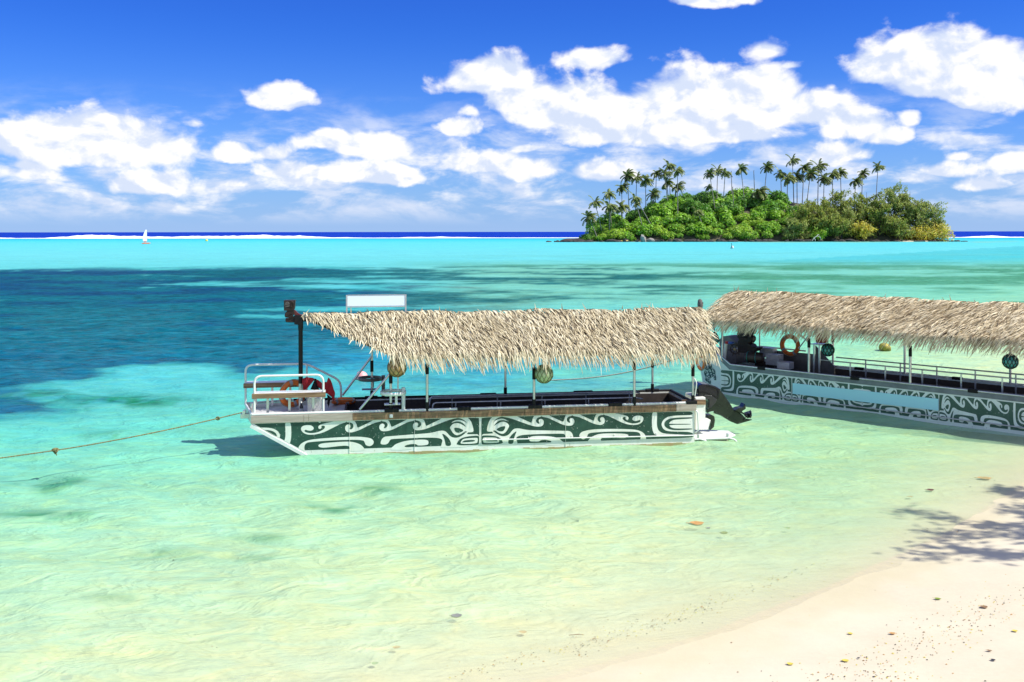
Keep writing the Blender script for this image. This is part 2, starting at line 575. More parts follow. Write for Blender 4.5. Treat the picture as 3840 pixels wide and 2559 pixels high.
# broken blue-green water behind the near boat
mb_ = sstep(prow, 1240, 1330) * (1 - sstep(prow, 1430, 1540)) * sstep(ppx, 1000, 1300) * (1 - sstep(ppx, 2250, 2750))
C = blend(C, .75 * mb_ * sstep(f1 * .5 + f2 * .5, .36, .60), (36, 158, 186))
# lighter olive patches in the middle distance on the right
band = sstep(prow, 968, 1010) * (1 - sstep(prow, 1110, 1230)) * sstep(ppx, 1300, 2000)
f4 = fbm(XX / 22 + 9, YY / 9 + 4, 6, .6)
f6 = fbm(XX / 7 + 19, YY / 5 + 14, 5, .6)
C = blend(C, .72 * band, (150, 224, 186))
C = blend(C, .85 * band * sstep(f4 * .6 + f6 * .4, .45, .60), (78, 158, 118))
mid2 = sstep(prow, 990, 1012) * (1 - sstep(prow, 1120, 1190)) * sstep(ppx, 500, 900) * (1 - sstep(ppx, 2300, 2900))
C = blend(C, .85 * mid2 * sstep(f4 * .55 + f6 * .45, .44, .58), (20, 104, 112))
C = blend(C, .35 * sstep(prow, 935, 960) * (1 - sstep(prow, 985, 1010)) * sstep(fbm(XX / 30, YY / 12 + 8, 5), .48, .62) * sstep(ppx, 1200, 2200), (120, 215, 200))
# small weed patches close to the shore
weed = np.zeros_like(XX)
for cx, cr, wx, wr, am in [(230, 1815, 190, 26, .62), (170, 1930, 200, 22, .62), (60, 2040, 160, 24, .5), (1330, 1845, 170, 20, .6), (1290, 1903, 130, 16, .7), (1560, 1815, 120, 14, .35),
                           (1000, 2020, 120, 16, .4), (620, 2075, 130, 18, .35), (950, 2095, 130, 16, .4), (420, 2245, 110, 15, .3), (420, 1640, 160, 20, .4), (820, 1610, 90, 14, .3), (480, 1505, 230, 24, .75), (150, 1480, 200, 30, .5)]:
    weed = np.maximum(weed, am * np.exp(-((ppx - cx) / wx) ** 2 - ((prow - cr) / wr) ** 2))
fw = fbm(XX / .6 + 3, YY / .9, 5, .65)
C = blend(C, 1.35 * weed * sstep(fw, .36, .64), (26, 146, 92))
# pale shallow rim round the island
isl = np.exp(-(((XX - 170) / 105) ** 2)) * sstep(YY, 405, 440) * (1 - sstep(YY, 470, 520))
C = blend(C, .75 * isl * sstep(fbm(XX / 20, YY / 6, 4), .3, .6), (168, 218, 168))
clar = np.clip(.95 * np.exp(-np.clip(S, 0, None) / 5.5), 0, 1) * (S < 45)
clar = np.where(S <= 0, 1.0, np.maximum(clar, .10 * (S < 40)))
# short wind ripples on the surface
rng = np.random.RandomState(3)
WZ = np.zeros_like(XX)
for k in range(26):
    a = rng.normal(1.25, .45)
    lam = rng.uniform(.45, 2.6)
    WZ += .0042 * lam ** .8 * np.sin(2 * np.pi / lam * (XX * math.cos(a) + YY * math.sin(a)) + rng.uniform(0, 6.28))
WZ *= np.clip(S / 4.0, 0.08, 1) * (1 - sstep(YY, 45, 90))
wm = np_mesh('lagoon_water', np.stack([XX, YY, WZ], -1).reshape(-1, 3), QUADS, [], True)
ca = wm.attributes.new('body', 'FLOAT_COLOR', 'POINT')
ca.data.foreach_set('color', np.concatenate([C / ALB, np.ones((*C.shape[:2], 1))], -1).astype(np.float32).ravel())
cb = wm.attributes.new('clarity', 'FLOAT', 'POINT')
cb.data.foreach_set('value', clar.astype(np.float32).ravel())
water = bpy.data.materials.new('lagoon_water')
water.use_nodes = True
t = NT(water.node_tree)
out = water.node_tree.nodes['Material Output']
water.node_tree.nodes.remove(water.node_tree.nodes['Principled BSDF'])
geo = t.n('ShaderNodeNewGeometry')
pos = geo.outputs['Position']
ba = t.n('ShaderNodeAttribute', attribute_name='body').outputs['Color']
cl = t.n('ShaderNodeAttribute', attribute_name='clarity').outputs['Fac']
rp = t.vm('MULTIPLY', pos, (.55, 1.0, 1))
nA = t.noise(rp, 1.0, 6, .62, .6)
nB = t.noise(rp, 4.5, 4, .6, .4)
nC = t.noise(t.vm('MULTIPLY', pos, (.12, .25, 1)), 1.0, 6, .65, .4)
bmp = t.n('ShaderNodeBump')
bmp.inputs['Strength'].default_value = .55
bmp.inputs['Distance'].default_value = .12

bmd = t.n('ShaderNodeBump')
bmd.inputs['Strength'].default_value = .9
bmd.inputs['Distance'].default_value = .16
nR = t.noise(t.vm('MULTIPLY', pos, (.9, 1.5, 1)), 1.25, 3, .55, 1.0)
ridge = t.m('SUBTRACT', .5, t.m('ABSOLUTE', t.m('SUBTRACT', nR, .5)))       # sharp little crests
nS = t.noise(t.vm('MULTIPLY', pos, (1.0, 1.9, 1)), 3.4, 2, .5, .6)
ridge2 = t.m('SUBTRACT', .5, t.m('ABSOLUTE', t.m('SUBTRACT', nS, .5)))
t.set(bmd, 'Height', t.m('ADD', t.m('MULTIPLY', nA, .6), t.m('ADD', t.m('MULTIPLY', ridge, 1.0), t.m('MULTIPLY', ridge2, .30))))
nD = t.noise(t.vm('MULTIPLY', pos, (1.5, 2.6, 1)), 1.0, 3, .6, .5)
bw = t.n('ShaderNodeRGBToBW')
t.set(bw, 0, ba)
lum = t.mr(bw.outputs[0], .06, .30)                    # painted ripple light and dark, strongest over the dark bottom
rip = t.m('ADD', t.m('MULTIPLY', nA, .45), t.m('MULTIPLY', nD, .55))
t.set(bmp, 'Height', t.m('ADD', t.m('MULTIPLY', nA, .8), t.m('ADD', t.m('MULTIPLY', ridge, .8), t.m('MULTIPLY', nB, .3))))
mul = t.m('MULTIPLY', t.m('MULTIPLY', t.mr(nC, .3, .7, .90, 1.09), t.mr(rip, .36, .64, t.mr(lum, 0, 1, .50, .86), t.mr(lum, 0, 1, 1.62, 1.11))), t.m('ADD', t.m('MULTIPLY', cl, 1.1), 1.0))  # wave reflections and light lost in the shallows, multiplied into the body colour
bcol = t.vm('SCALE', ba, None)
t.nt.nodes[-1].inputs['Scale'].default_value = 1
t.set(t.nt.nodes[-1], 'Scale', mul)
nE = t.noise(t.vm('MULTIPLY', pos, (1.1, 2.3, 1)), 1.0, 4, .6, 1.2)
bcol = t.mix(t.mr(nE, .42, .62), bcol, t.mix(1.0, bcol, (.84, .97, 1.10), 'MULTIPLY'))  # bluish and yellowish streaks of ripple light painted into the body colour
bcol = t.mix(t.mr(nE, .42, .30), bcol, t.mix(1.0, bcol, (1.14, 1.05, .93), 'MULTIPLY'))
dif = t.n('ShaderNodeBsdfDiffuse')
t.set(dif, 'Color', bcol)
t.set(dif, 'Normal', bmd.outputs[0])
trn = t.n('ShaderNodeBsdfTransparent')
t.set(trn, 'Color', t.mix(t.mr(cl, .1, 1.0), (.62, .95, .82), (1.0, 1.0, .985)))
mx1 = t.n('ShaderNodeMixShader')
t.set(mx1, 0, cl)
t.nt.links.new(dif.outputs[0], mx1.inputs[1])
t.nt.links.new(trn.outputs[0], mx1.inputs[2])
glo = t.n('ShaderNodeBsdfGlossy')
glo.inputs['Roughness'].default_value = .06
t.set(glo, 'Normal', bmp.outputs[0])
fr = t.n('ShaderNodeFresnel')
fr.inputs[0].default_value = 1.33
t.set(fr, 'Normal', bmp.outputs[0])
mx2 = t.n('ShaderNodeMixShader')
cd = t.n('ShaderNodeSeparateXYZ')
t.set(cd, 0, pos)
capf = t.mr(cd.outputs[1], 24, 70, .13, .04)            # rougher water further out mirrors less
t.set(mx2, 0, t.m('MINIMUM', t.m('MULTIPLY', fr.outputs[0], .55), capf))
t.nt.links.new(mx1.outputs[0], mx2.inputs[1])
t.nt.links.new(glo.outputs[0], mx2.inputs[2])
t.nt.links.new(mx2.outputs[0], out.inputs[0])
wm.materials.append(water)
lagoon = link(bpy.data.objects.new('water', wm))
tag(lagoon, 'clear turquoise lagoon darkening over sea-grass, blue ocean beyond the reef', 'water', kind='structure')

# ---- surf breaking on the reef
foam = mat('sea_foam', (.86, .88, .88), .9, var=.12, vscale=.3, bump=.6, bscale=.8, spec=.2)
def surf(name, x0, x1, y, hf, label, nx=700):
    xs = np.linspace(x0, x1, nx)
    h = hf(xs)
    prof = [(-9, -.05), (-6, .25), (-4, .55), (-2, .85), (0, 1.0), (2, .8), (4, .35), (6, -.05)]
    V = []
    for dy, k in prof:
        jit = .8 + .5 * fbm(xs * .35 + dy * 3, xs * 0 + dy, 4)
        V.append(np.stack([xs, y + dy * (1 + .6 * (fbm(xs * .05, xs * 0 + dy, 3) - .5)) + 5 * (fbm(xs * .012, xs * 0 + 2, 3) - .5), np.where(k > 0, h * k * jit, -.06)], -1))
    V = np.stack(V)
    m, n = V.shape[:2]
    ii = np.arange(m * n).reshape(m, n)
    q = np.stack([ii[:-1, :-1], ii[:-1, 1:], ii[1:, 1:], ii[1:, :-1]], -1).reshape(-1, 4)
    o = link(bpy.data.objects.new(name, np_mesh(name, V.reshape(-1, 3), q, [foam], True)))
    return tag(o, label, 'surf', kind='stuff')
def surf_h(xs):
    px = 1920 + FPX * xs / 748
    b = .35 + 1.0 * np.clip(fbm(xs * .03, xs * 0, 5) - .42, 0, 1) * 3
    b = b + 1.5 * np.exp(-((px - 395) / 110) ** 2) + .7 * np.exp(-((px - 800) / 160) ** 2) + .9 * np.exp(-((px - 1050) / 120) ** 2)
    return np.clip(b, .15, 4)
surf('surf', -620, 620, 748, surf_h, 'long white line of surf breaking on the outer reef')
def surf_h2(xs):
    px = 1920 + FPX * xs / 800
    return np.clip(1.7 * (fbm(xs * .02 + 40, xs * 0 + 5, 4) - .56) * 6 * np.clip(1 - np.abs(px - 120) / 330, 0, 1), -.3, 1.6)
# ================================================================== BOATS
ALU = mat('brushed_aluminium', (.62, .64, .64), .32, .85, var=.2, vscale=9, bump=.05)
WPIPE = mat('white_painted_pipe', (.74, .76, .72), .35, 0, var=.12, vscale=5)
HULLW = mat('white_hull_paint', (.80, .81, .75), .45, 0, specks=((.45, .42, .33), 24, .55, (.52, .50, .36)), col2=(.70, .72, .62), vscale=2.2, bump=.08, bscale=6, stretch=(1, 1, .35))
PATW = mat('white_pattern_paint', (.80, .81, .74), .45, 0, specks=((.45, .42, .33), 24, .55, (.52, .50, .36)), col2=(.70, .72, .61), vscale=2.6, bump=.05, bscale=6)
GREEN = mat('dark_green_paint', (.010, .046, .029), .42, 0, specks=((.45, .5, .44), 26, .35, (.05, .09, .06)), col2=(.020, .075, .050), vscale=3.0, bump=.05, bscale=8)
HULLA = mat('bare_alloy_hull', (.70, .80, .75), .42, .0, col2=(.58, .68, .64), vscale=2.2, bump=.08, bscale=5, stretch=(.6, 1, 1))  # greenish tint stands in for light bounced off the lagoon
GREEN2 = mat('faded_green_paint', (.030, .095, .062), .5, 0, specks=((.35, .42, .38), 24, .5, (.10, .15, .12)), col2=(.05, .12, .085), vscale=3.0)
PATA = mat('pale_alloy_pattern', (.74, .85, .78), .45, .0, specks=((.35, .38, .35), 24, .6, (.38, .42, .37)), col2=(.64, .75, .69), vscale=2.5)
INNER = mat('dark_inner_lining', (.060, .045, .034), .65, 0, var=.5, vscale=3, bump=.1)
INNERA = mat('dull_inner_alloy', (.20, .19, .18), .5, .5, var=.35, vscale=2.5, bump=.08)
RUBBER = mat('black_rubber', (.010, .010, .010), .6, 0, spec=.2)
BLACKP = mat('black_painted_post', (.008, .008, .009), .4, 0, spec=.25)
WOOD = mat('weathered_plank', (.30, .19, .10), .8, 0, col2=(.15, .085, .045), vscale=3, bump=.1, bscale=8, stretch=(.7, 4, 9))
WOODP = mat('silvered_plank', (.46, .40, .33), .85, 0, col2=(.33, .28, .22), vscale=3, bump=.1, bscale=8, stretch=(.7, 4, 9))
DECK = mat('pale_tread_plate', (.58, .57, .54), .55, .1, var=.15, vscale=8, bump=.3, bscale=40)
TREAD = mat('bright_tread_plate', (.70, .70, .66), .4, .35, bump=.9, bscale=26)
def straw(name, tones):
    """each leaf strip takes its own tone, from weathered grey-brown to pale straw"""
    m = mat(name, tones[-1], .78, 0, spec=.2, transl=.10)
    t = NT(m.node_tree)
    rnd = t.n('ShaderNodeNewGeometry').outputs['Random Per Island']
    cr = t.n('ShaderNodeValToRGB')
    el_ = cr.color_ramp.elements
    el_[0].position, el_[0].color = 0.0, (*tones[0], 1)
    el_[1].position, el_[1].color = 1.0, (*tones[-1], 1)
    for i, c in enumerate(tones[1:-1]):
        e = el_.new((i + 1) / (len(tones) - 1))
        e.color = (*c, 1)
    t.set(cr, 0, rnd)
    oi = t.n('ShaderNodeTexCoord').outputs['Object']
    c = t.mix(t.mr(t.noise(oi, 1.3, 4), .35, .65), cr.outputs[0], t.mix(1.0, cr.outputs[0], (.86, .83, .78), 'MULTIPLY'))
    for nd in m.node_tree.nodes:
        if nd.type == 'BSDF_PRINCIPLED':
            t.set(nd, 'Base Color', c)
        if nd.type == 'BSDF_TRANSLUCENT':
            t.set(nd, 0, c)
    return m
STRAW = straw('dry_palm_leaf', [(.22, .17, .105), (.52, .45, .29), (.70, .62, .42), (.81, .735, .515), (.88, .82, .60)])
STRAW2 = straw('newer_palm_leaf', [(.26, .19, .11), (.58, .47, .29), (.76, .645, .42), (.85, .74, .51), (.90, .81, .58)])
UNDER = mat('thatch_gap_shade', (.040, .030, .020), .95, 0, var=.5, vscale=8)  # near-black colour stands in for shade in the thatch gaps
CARVE = mat('dark_carved_wood', (.020, .013, .010), .45, 0, spec=.3, col2=(.036, .022, .016), vscale=12, bump=.5, bscale=25)
GREYCARVE = mat('grey_carved_wood', (.16, .155, .14), .8, 0, var=.5, vscale=16, bump=.5, bscale=25)
REDWOOD = mat('red_brown_bracket', (.12, .022, .016), .5)
COWL = mat('black_cowling', (.010, .010, .016), .13, 0, spec=.5)
LEGM = mat('dark_outboard_leg', (.018, .026, .016), .26, 0, var=.45, vscale=4, spec=.45)
SIGNM = mat('pale_blue_sign', (.76, .86, .93), .5)
STRIPM = mat('light_blue_panel', (.42, .83, .88), .55)
ORANGE = mat('orange_buoy_foam', (.88, .20, .03), .6, 0, var=.25, vscale=6)
GREYTAPE = mat('grey_reflective_tape', (.35, .36, .37), .35)
ROPE = mat('olive_rope', (.24, .22, .09), .9, 0, var=.5, vscale=30, bump=.5, bscale=60)
ROPEP = mat('pale_rope', (.50, .47, .36), .9, 0, var=.35, vscale=30)
NETM = mat('dark_netting_cord', (.018, .030, .030), .9)
NETO = mat('olive_netting_cord', (.14, .13, .05), .9)
GLASS = mat('green_float_glass', (.62, .74, .40), .12, 0, var=.25, vscale=8, coat=.5, transl=.35)
GLASST = mat('teal_float_glass', (.10, .55, .50), .12, 0, var=.5, vscale=10, coat=.5, transl=.3)
ALGAE = mat('waterline_algae', (.34, .35, .16), .9, 0, col2=(.38, .28, .13), vscale=3)

# ------------------------------------------------------------------ the painted ornament: one half, traced once
# (u, v): u runs from the centre strip to the end of the panel, v from bottom (0) to top (1)
def c4(pts): return [(1790 + x / 5.602, 1530 + y / 5.602) for x, y in pts]
def c5(pts): return [(2190 + x / 5.229, 1520 + y / 5.229) for x, y in pts]
def uv(pts):
    o = []
    for x, y in pts:
        u = (x - 1800.5) / (2597 - 1800.5)
        tp, bt = 1566.8 - 15.2 * u, 1667.6 - 21.2 * u
        o.append((u, (bt - y) / (bt - tp)))
    return o
ORN = [  # (layer, colour, polygon)
 (1, 'g', uv(c4([(80, 230), (100, 203), (900, 187)]) + c5([(1000, 180), (2050, 163), (2110, 175), (2135, 200), (2110, 225), (2040, 232), (2060, 400), (2050, 545), (2125, 560), (2135, 640), (2110, 660), (1000, 690)]) + c4([(1780, 728), (800, 752), (100, 772), (80, 745)]))),
 (2, 'w', uv(c4([(300, 175), (300, 203), (255, 245), (215, 340), (195, 430), (190, 500), (290, 503), (318, 487), (345, 470), (380, 490), (430, 525), (490, 550), (540, 545), (590, 500), (630, 430), (652, 385), (625, 340), (580, 305), (530, 293), (480, 300), (400, 340), (330, 395), (370, 325), (430, 275), (500, 258), (580, 270), (630, 293), (570, 245), (500, 228), (420, 240), (350, 280), (307, 328), (350, 260), (420, 210), (490, 192), (490, 170)]))),
 (2, 'w', uv(c4([(490, 192), (600, 205), (720, 240), (850, 290), (1000, 345), (1100, 380), (1180, 400), (1250, 405), (1310, 400), (1350, 370), (1363, 310), (1350, 265), (1305, 240), (1265, 255), (1252, 290), (1278, 330), (1260, 350), (1220, 330), (1198, 290), (1205, 245), (1250, 210), (1310, 199), (1310, 160), (1172, 172), (1135, 220), (1120, 290), (1105, 322), (1088, 320), (800, 185), (780, 160), (490, 165)]))),
 (2, 'w', uv(c4([(1310, 199), (1450, 222), (1550, 270), (1650, 320), (1750, 365), (1820, 385), (1890, 392), (1950, 385), (1990, 350), (2003, 300), (1985, 250), (1945, 230), (1905, 245), (1893, 280), (1917, 320), (1895, 335), (1855, 310), (1835, 270), (1845, 230), (1890, 195), (1950, 187), (1950, 150), (1838, 158), (1800, 210), (1785, 270), (1770, 305), (1740, 305), (1465, 172), (1440, 150), (1310, 155)]))),
 (2, 'w', uv(c5([(-271, 227), (-150, 245), (0, 310), (100, 360), (180, 390), (260, 407), (320, 403), (360, 375), (377, 320), (360, 270), (320, 252), (285, 268), (278, 305), (300, 340), (275, 355), (240, 335), (222, 290), (240, 240), (290, 218), (350, 215), (350, 175), (212, 186), (175, 250), (160, 320), (140, 325), (-131, 198), (-150, 175), (-271, 180)]))),
 (2, 'w', uv(c5([(350, 215), (430, 230), (550, 285), (650, 335), (750, 380), (850, 405), (940, 413), (1030, 405), (1100, 370), (1140, 315), (1135, 265), (1090, 235), (1020, 228), (950, 245), (912, 290), (930, 325), (970, 338), (1020, 330), (1060, 312), (1082, 330), (1070, 355), (1010, 378), (930, 385), (840, 370), (760, 335), (722, 295), (725, 265), (760, 252), (790, 262), (780, 290), (800, 315), (830, 310), (843, 280), (825, 245), (770, 225), (680, 205), (570, 190), (560, 165), (350, 175)]))),
 (2, 'w', uv(c4([(75, 550), (200, 547), (340, 537), (288, 503), (318, 487), (400, 555), (470, 592), (540, 603), (610, 585), (660, 545), (700, 490), (740, 450), (800, 435), (870, 440), (950, 460), (1050, 475), (1200, 480), (1500, 487), (1800, 497), (1890, 497), (1940, 530), (1970, 590), (1975, 640), (1940, 655), (1880, 660), (1830, 640), (1810, 600), (1790, 565), (1750, 553), (1500, 555), (1200, 560), (950, 572), (850, 590), (800, 620), (790, 650), (820, 752), (825, 795), (75, 800)]))),
 (2, 'w', uv(c4([(1060, 660), (1070, 620), (1150, 600), (1300, 597), (1450, 603), (1560, 620), (1690, 660), (1740, 710), (1780, 735), (1780, 785), (1350, 790), (1400, 745), (1500, 737), (1525, 715), (1490, 695), (1400, 678), (1330, 680), (1290, 690), (1265, 720), (1100, 718), (1065, 700)]))),
 (2, 'w', uv(c5([(-127, 590), (-100, 550), (-50, 525), (100, 495), (300, 485), (600, 485), (850, 492), (1000, 505), (1090, 535), (1150, 575), (1185, 630), (1190, 695), (1190, 735), (1065, 738), (1085, 640), (1070, 580), (1040, 555), (980, 542), (700, 535), (400, 537), (150, 550), (60, 565), (35, 590), (20, 640), (0, 665), (-60, 685), (-110, 660), (-130, 620)]))),
 (2, 'w', uv(c5([(85, 655), (140, 620), (250, 580), (400, 570), (600, 572), (780, 580), (835, 600), (840, 630), (800, 655), (720, 662), (600, 655), (450, 645), (350, 645), (300, 665), (288, 690), (300, 715), (300, 755), (10, 760), (40, 712)]))),
 (2, 'w', uv(c5([(1310, 150), (1305, 400), (1315, 500), (1345, 585), (1400, 615), (1500, 630), (1700, 632), (1900, 622), (1985, 608), (1900, 600), (1700, 592), (1560, 582), (1480, 555), (1430, 510), (1405, 430), (1405, 300), (1415, 150)]))),
 (2, 'w', uv(c5([(2160, 232), (1950, 234), (1750, 240), (1620, 260), (1540, 310), (1500, 375), (1500, 430), (1535, 495), (1600, 530), (1720, 542), (1900, 545), (2050, 550), (2110, 570), (2160, 570)]))),
 (3, 'g', uv(c4([(380, 455), (430, 420), (490, 395), (565, 386), (567, 420), (540, 480), (490, 500), (430, 490)]))),
 (3, 'g', uv(c4([(807, 488), (740, 530), (680, 590), (635, 670), (622, 760), (730, 760), (740, 670), (770, 570)]))),
 (3, 'g', uv(c4([(80, 610), (95, 583), (150, 578), (280, 582), (380, 597), (450, 625), (500, 680), (530, 762), (110, 773), (85, 755)]))),
 (3, 'g', uv(c5([(2125, 275), (2125, 295), (1900, 305), (1750, 315), (1680, 345), (1650, 385), (1652, 395), (2090, 397), (2090, 410), (1652, 412), (1660, 440), (1700, 470), (1800, 487), (2120, 482), (2122, 503), (1900, 515), (1750, 515), (1640, 495), (1570, 450), (1550, 400), (1570, 345), (1640, 300), (1750, 280), (1900, 273), (2100, 272)]))),
 (4, 'w', uv(c4([(108, 640), (125, 620), (350, 625), (400, 637), (442, 690), (442, 735), (130, 742), (112, 700)]))),
 (5, 'g', uv(c4([(160, 662), (360, 657), (412, 690), (412, 703), (165, 700)]))),
]
def ornament(parent, spans, z0, z1, yface, gm, wm_, clips=(), zslope=0.0):
    """paint the half ornament along each (x_centre, x_end) span of a hull side"""
    mb = MB()
    for xc, xe in spans:
        for lay, colr, poly in ORN:
            pp = chaikin([(xc + (xe - xc) * u, z0 + (z1 - z0) * v + zslope * (xc + (xe - xc) * u)) for u, v in poly], 2)
            for cpl in clips:
                pp = clip(pp, *cpl)
            if len(pp) < 3:
                continue
            mb.cur = 0 if colr == 'g' else 1
            mb.flat(pp, yface - .0022 * lay)
    return mb.build('painted_ornament', [gm, wm_], parent)

# ------------------------------------------------------------------ thatch
def thatch(parent, xr, xe, yr, ye, zr, ze, lean, seed, mt, dens=1.0, far_dens=.45, parts=150, part_side=-1):
    """palm-leaf strips laid in rows over both slopes; xr / xe are the ridge and eave x-ranges, ye the half span at the eave"""
    rs = np.random.RandomState(seed)
    Ln = xr[1] - xr[0]
    def slope_pt(x_, v, sd):
        sag = (.018 * np.sin(x_ * 2.1 + seed) + .011 * np.sin(x_ * 5.3 + v * 4) + .008 * np.sin(x_ * 9.7 + sd))
        return np.stack([x_, yr + sd * ye * v, zr + (ze - zr) * (.86 * v + .14 * v * v) + sag], -1)
    def strips(x, v, sd, L, wd, lift, ln, extra_droop):
        N = len(x)
        K = 6
        tt = np.linspace(0, 1, K)
        sl = math.hypot(ye, zr - ze)
        dn = np.array([0, sd * ye / sl, (ze - zr) / sl])
        nm = np.array([0, sd * (zr - ze) / sl, ye / sl])
        P = np.zeros((N, K, 3))
        base = slope_pt(x, np.clip(v, 0, 1.02), sd)
        bend = rs.normal(0, .10, N)
        for k, t_ in enumerate(tt):
            P[:, k] = base + dn * (L * t_)[:, None] + nm * (lift * np.sin(t_ * 2.4) + .012)[:, None]
            P[:, k, 0] += L * (ln * t_ + bend * t_ * t_)
            over = np.clip(v + L * t_ / sl - 1.0, 0, None)
            P[:, k, 1] -= sd * over * sl * .62 * ye / sl
            P[:, k, 2] -= over * sl * .45 + extra_droop * t_ ** 2.5
        ws = np.array([.8, 1.0, 1.0, .95, .8, .3])
        tw = rs.normal(0, .5, N)
        tx = np.stack([np.cos(tw), sd * np.sin(tw) * .3, np.sin(tw) * .8], -1)
        A = P - tx[:, None, :] * (wd[:, None] * ws)[..., None] / 2
        B = P + tx[:, None, :] * (wd[:, None] * ws)[..., None] / 2
        V = np.stack([A, B], 2).reshape(N, K * 2, 3)
        f = np.array([[2 * k, 2 * k + 1, 2 * k + 3, 2 * k + 2] for k in range(K - 1)])
        return V, f
    Vs, Fs, off = [], [], 0
    loose = []
    for sd in (-1, 1):
        dn_ = dens if sd == part_side else far_dens
        nrow = int(25 * math.sqrt(dn_))
        for r in range(nrow + 1):
            v = r / nrow
            a, b = xr[0] + (xe[0] - xr[0]) * v, xr[1] + (xe[1] - xr[1]) * v
            n = int((b - a) / .023 * math.sqrt(dn_))
            x = a + (b - a) * (np.arange(n) + rs.rand(n)) / n
            vv = np.clip(v + rs.normal(0, .022, n), 0, 1)
            L = rs.uniform(.20, .34, n) * (1.0 if v < .9 else 1.12)
            L *= np.where(rs.rand(n) < .06, 1.25, 1)
            wd = rs.uniform(.012, .025, n)
            lf = rs.uniform(.02, .085, n)
            ln = lean + rs.normal(0, .17, n) + .16 * np.sin(x * 1.7 + v * 3)
            if abs(xe[0] - xr[0]) > .6:      # raked front edge: leaves swing forward and hang
                ln = ln - .1 * np.exp(-(x - a) / .5)
            V, f = strips(x, vv, sd, L, wd, lf, ln, rs.uniform(0, .05, n) * (v > .8))
            if v >= .97 and sd == part_side and parts:
                pick = rs.permutation(n)[:parts]
                for i in pick:
                    loose.append(V[i])
                m_ = np.ones(n, bool)
                m_[pick] = False
                V = V[m_]
            N = len(V)
            Vs.append(V.reshape(-1, 3))
            Fs.append((f[None] + (np.arange(N) * 12)[:, None, None] + off).reshape(-1, 4))
            off += N * 12
    # ridge capping: short leaves folded across the ridge, some sticking up
    n = int(Ln / .020)
    x = xr[0] + Ln * rs.rand(n)
    for sd in (-1, 1):
        V, f = strips(x, np.full(n, .0), sd, rs.uniform(.16, .30, n), rs.uniform(.02, .04, n), rs.uniform(.02, .06, n), lean + rs.normal(0, .35, n), np.zeros(n))
        V[:, :, 2] += .03
        Vs.append(V.reshape(-1, 3))
        Fs.append((f[None] + (np.arange(n) * 12)[:, None, None] + off).reshape(-1, 4))
        off += n * 12
    n = int(Ln * 4)
    x = xr[0] + Ln * rs.rand(n)
    Pu = np.stack([x, yr + rs.normal(0, .03, n), np.full(n, zr + .03)], -1)
    d = np.stack([rs.normal(0, .05, n), rs.normal(0, .03, n), np.where(rs.rand(n) < .3, rs.uniform(.09, .17, n), rs.uniform(.015, .07, n))], -1)
    V = np.zeros((n, 12, 3))
    for k in range(6):
        w_ = .016 * (1 - k / 5.5)
        V[:, 2 * k] = Pu + d * (k / 5) - np.array([w_, 0, 0])
        V[:, 2 * k + 1] = Pu + d * (k / 5) + np.array([w_, 0, 0])
    Vs.append(V.reshape(-1, 3))
    Fs.append((f[None] + (np.arange(n) * 12)[:, None, None] + off).reshape(-1, 4))
    o = link(bpy.data.objects.new('thatch', np_mesh('thatch', np.concatenate(Vs), np.concatenate(Fs), [mt], False)), parent)
    o['kind'] = 'stuff'
    for V in loose:                            # the leaves of the hanging fringe, one by one
        c = V.mean(0)
        lo = link(bpy.data.objects.new('thatch_leaf', np_mesh('thatch_leaf', V - c, f, [mt])), parent)
        lo.location = c
    # dark sheet painting the shade between leaf strips, with the rake and gable edges
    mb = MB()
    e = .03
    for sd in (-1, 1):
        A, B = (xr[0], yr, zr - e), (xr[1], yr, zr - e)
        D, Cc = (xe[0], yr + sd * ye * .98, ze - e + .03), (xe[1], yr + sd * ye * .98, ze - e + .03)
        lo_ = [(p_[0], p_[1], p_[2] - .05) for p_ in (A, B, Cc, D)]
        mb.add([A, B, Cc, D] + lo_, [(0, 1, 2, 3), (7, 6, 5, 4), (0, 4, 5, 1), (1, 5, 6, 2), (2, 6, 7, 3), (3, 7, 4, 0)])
    mb.build('thatch_shade_sheet', UNDER, parent)

def sleeve(parent, x, y, za, zb, r=.034):
    MB().tube([(x, y, za), (x, y, zb)], r, 10).build('sleeve', RUBBER, parent)

def frame(C, th):
    """helpers that turn photo pixels into boat coordinates on a fore-and-aft plane"""
    cs, sn = math.cos(th), math.sin(th)
    def bp(px, row, y):
        dx, dy, dz = (px - 1920) / FPX, 1.0, -(row - HOR) / FPX
        k = (y + (-sn * C[0] + cs * C[1])) / (-sn * dx + cs * dy)
        X, Y, Z = dx * k, dy * k, CAMH + dz * k
        return ((X - C[0]) * cs + (Y - C[1]) * sn, Z)
    def to_world(x, y, z):
        return Vector((C[0] + x * cs - y * sn, C[1] + x * sn + y * cs, z))
    return bp, to_world

# ------------------------------------------------------------------ near boat
T1 = R(8.34)
C1 = (-.81, 22.06)
bp1, w1 = frame(C1, T1)
HB = .865
boat = empty('tour_boat', (C1[0], C1[1], 0), T1, 'white tour boat in front with green ornament, raked thatched roof and tilted black outboard', 'boat')
ZG = .90
def px1(px, row=1530, y=-HB): return bp1(px, row, y)[0]
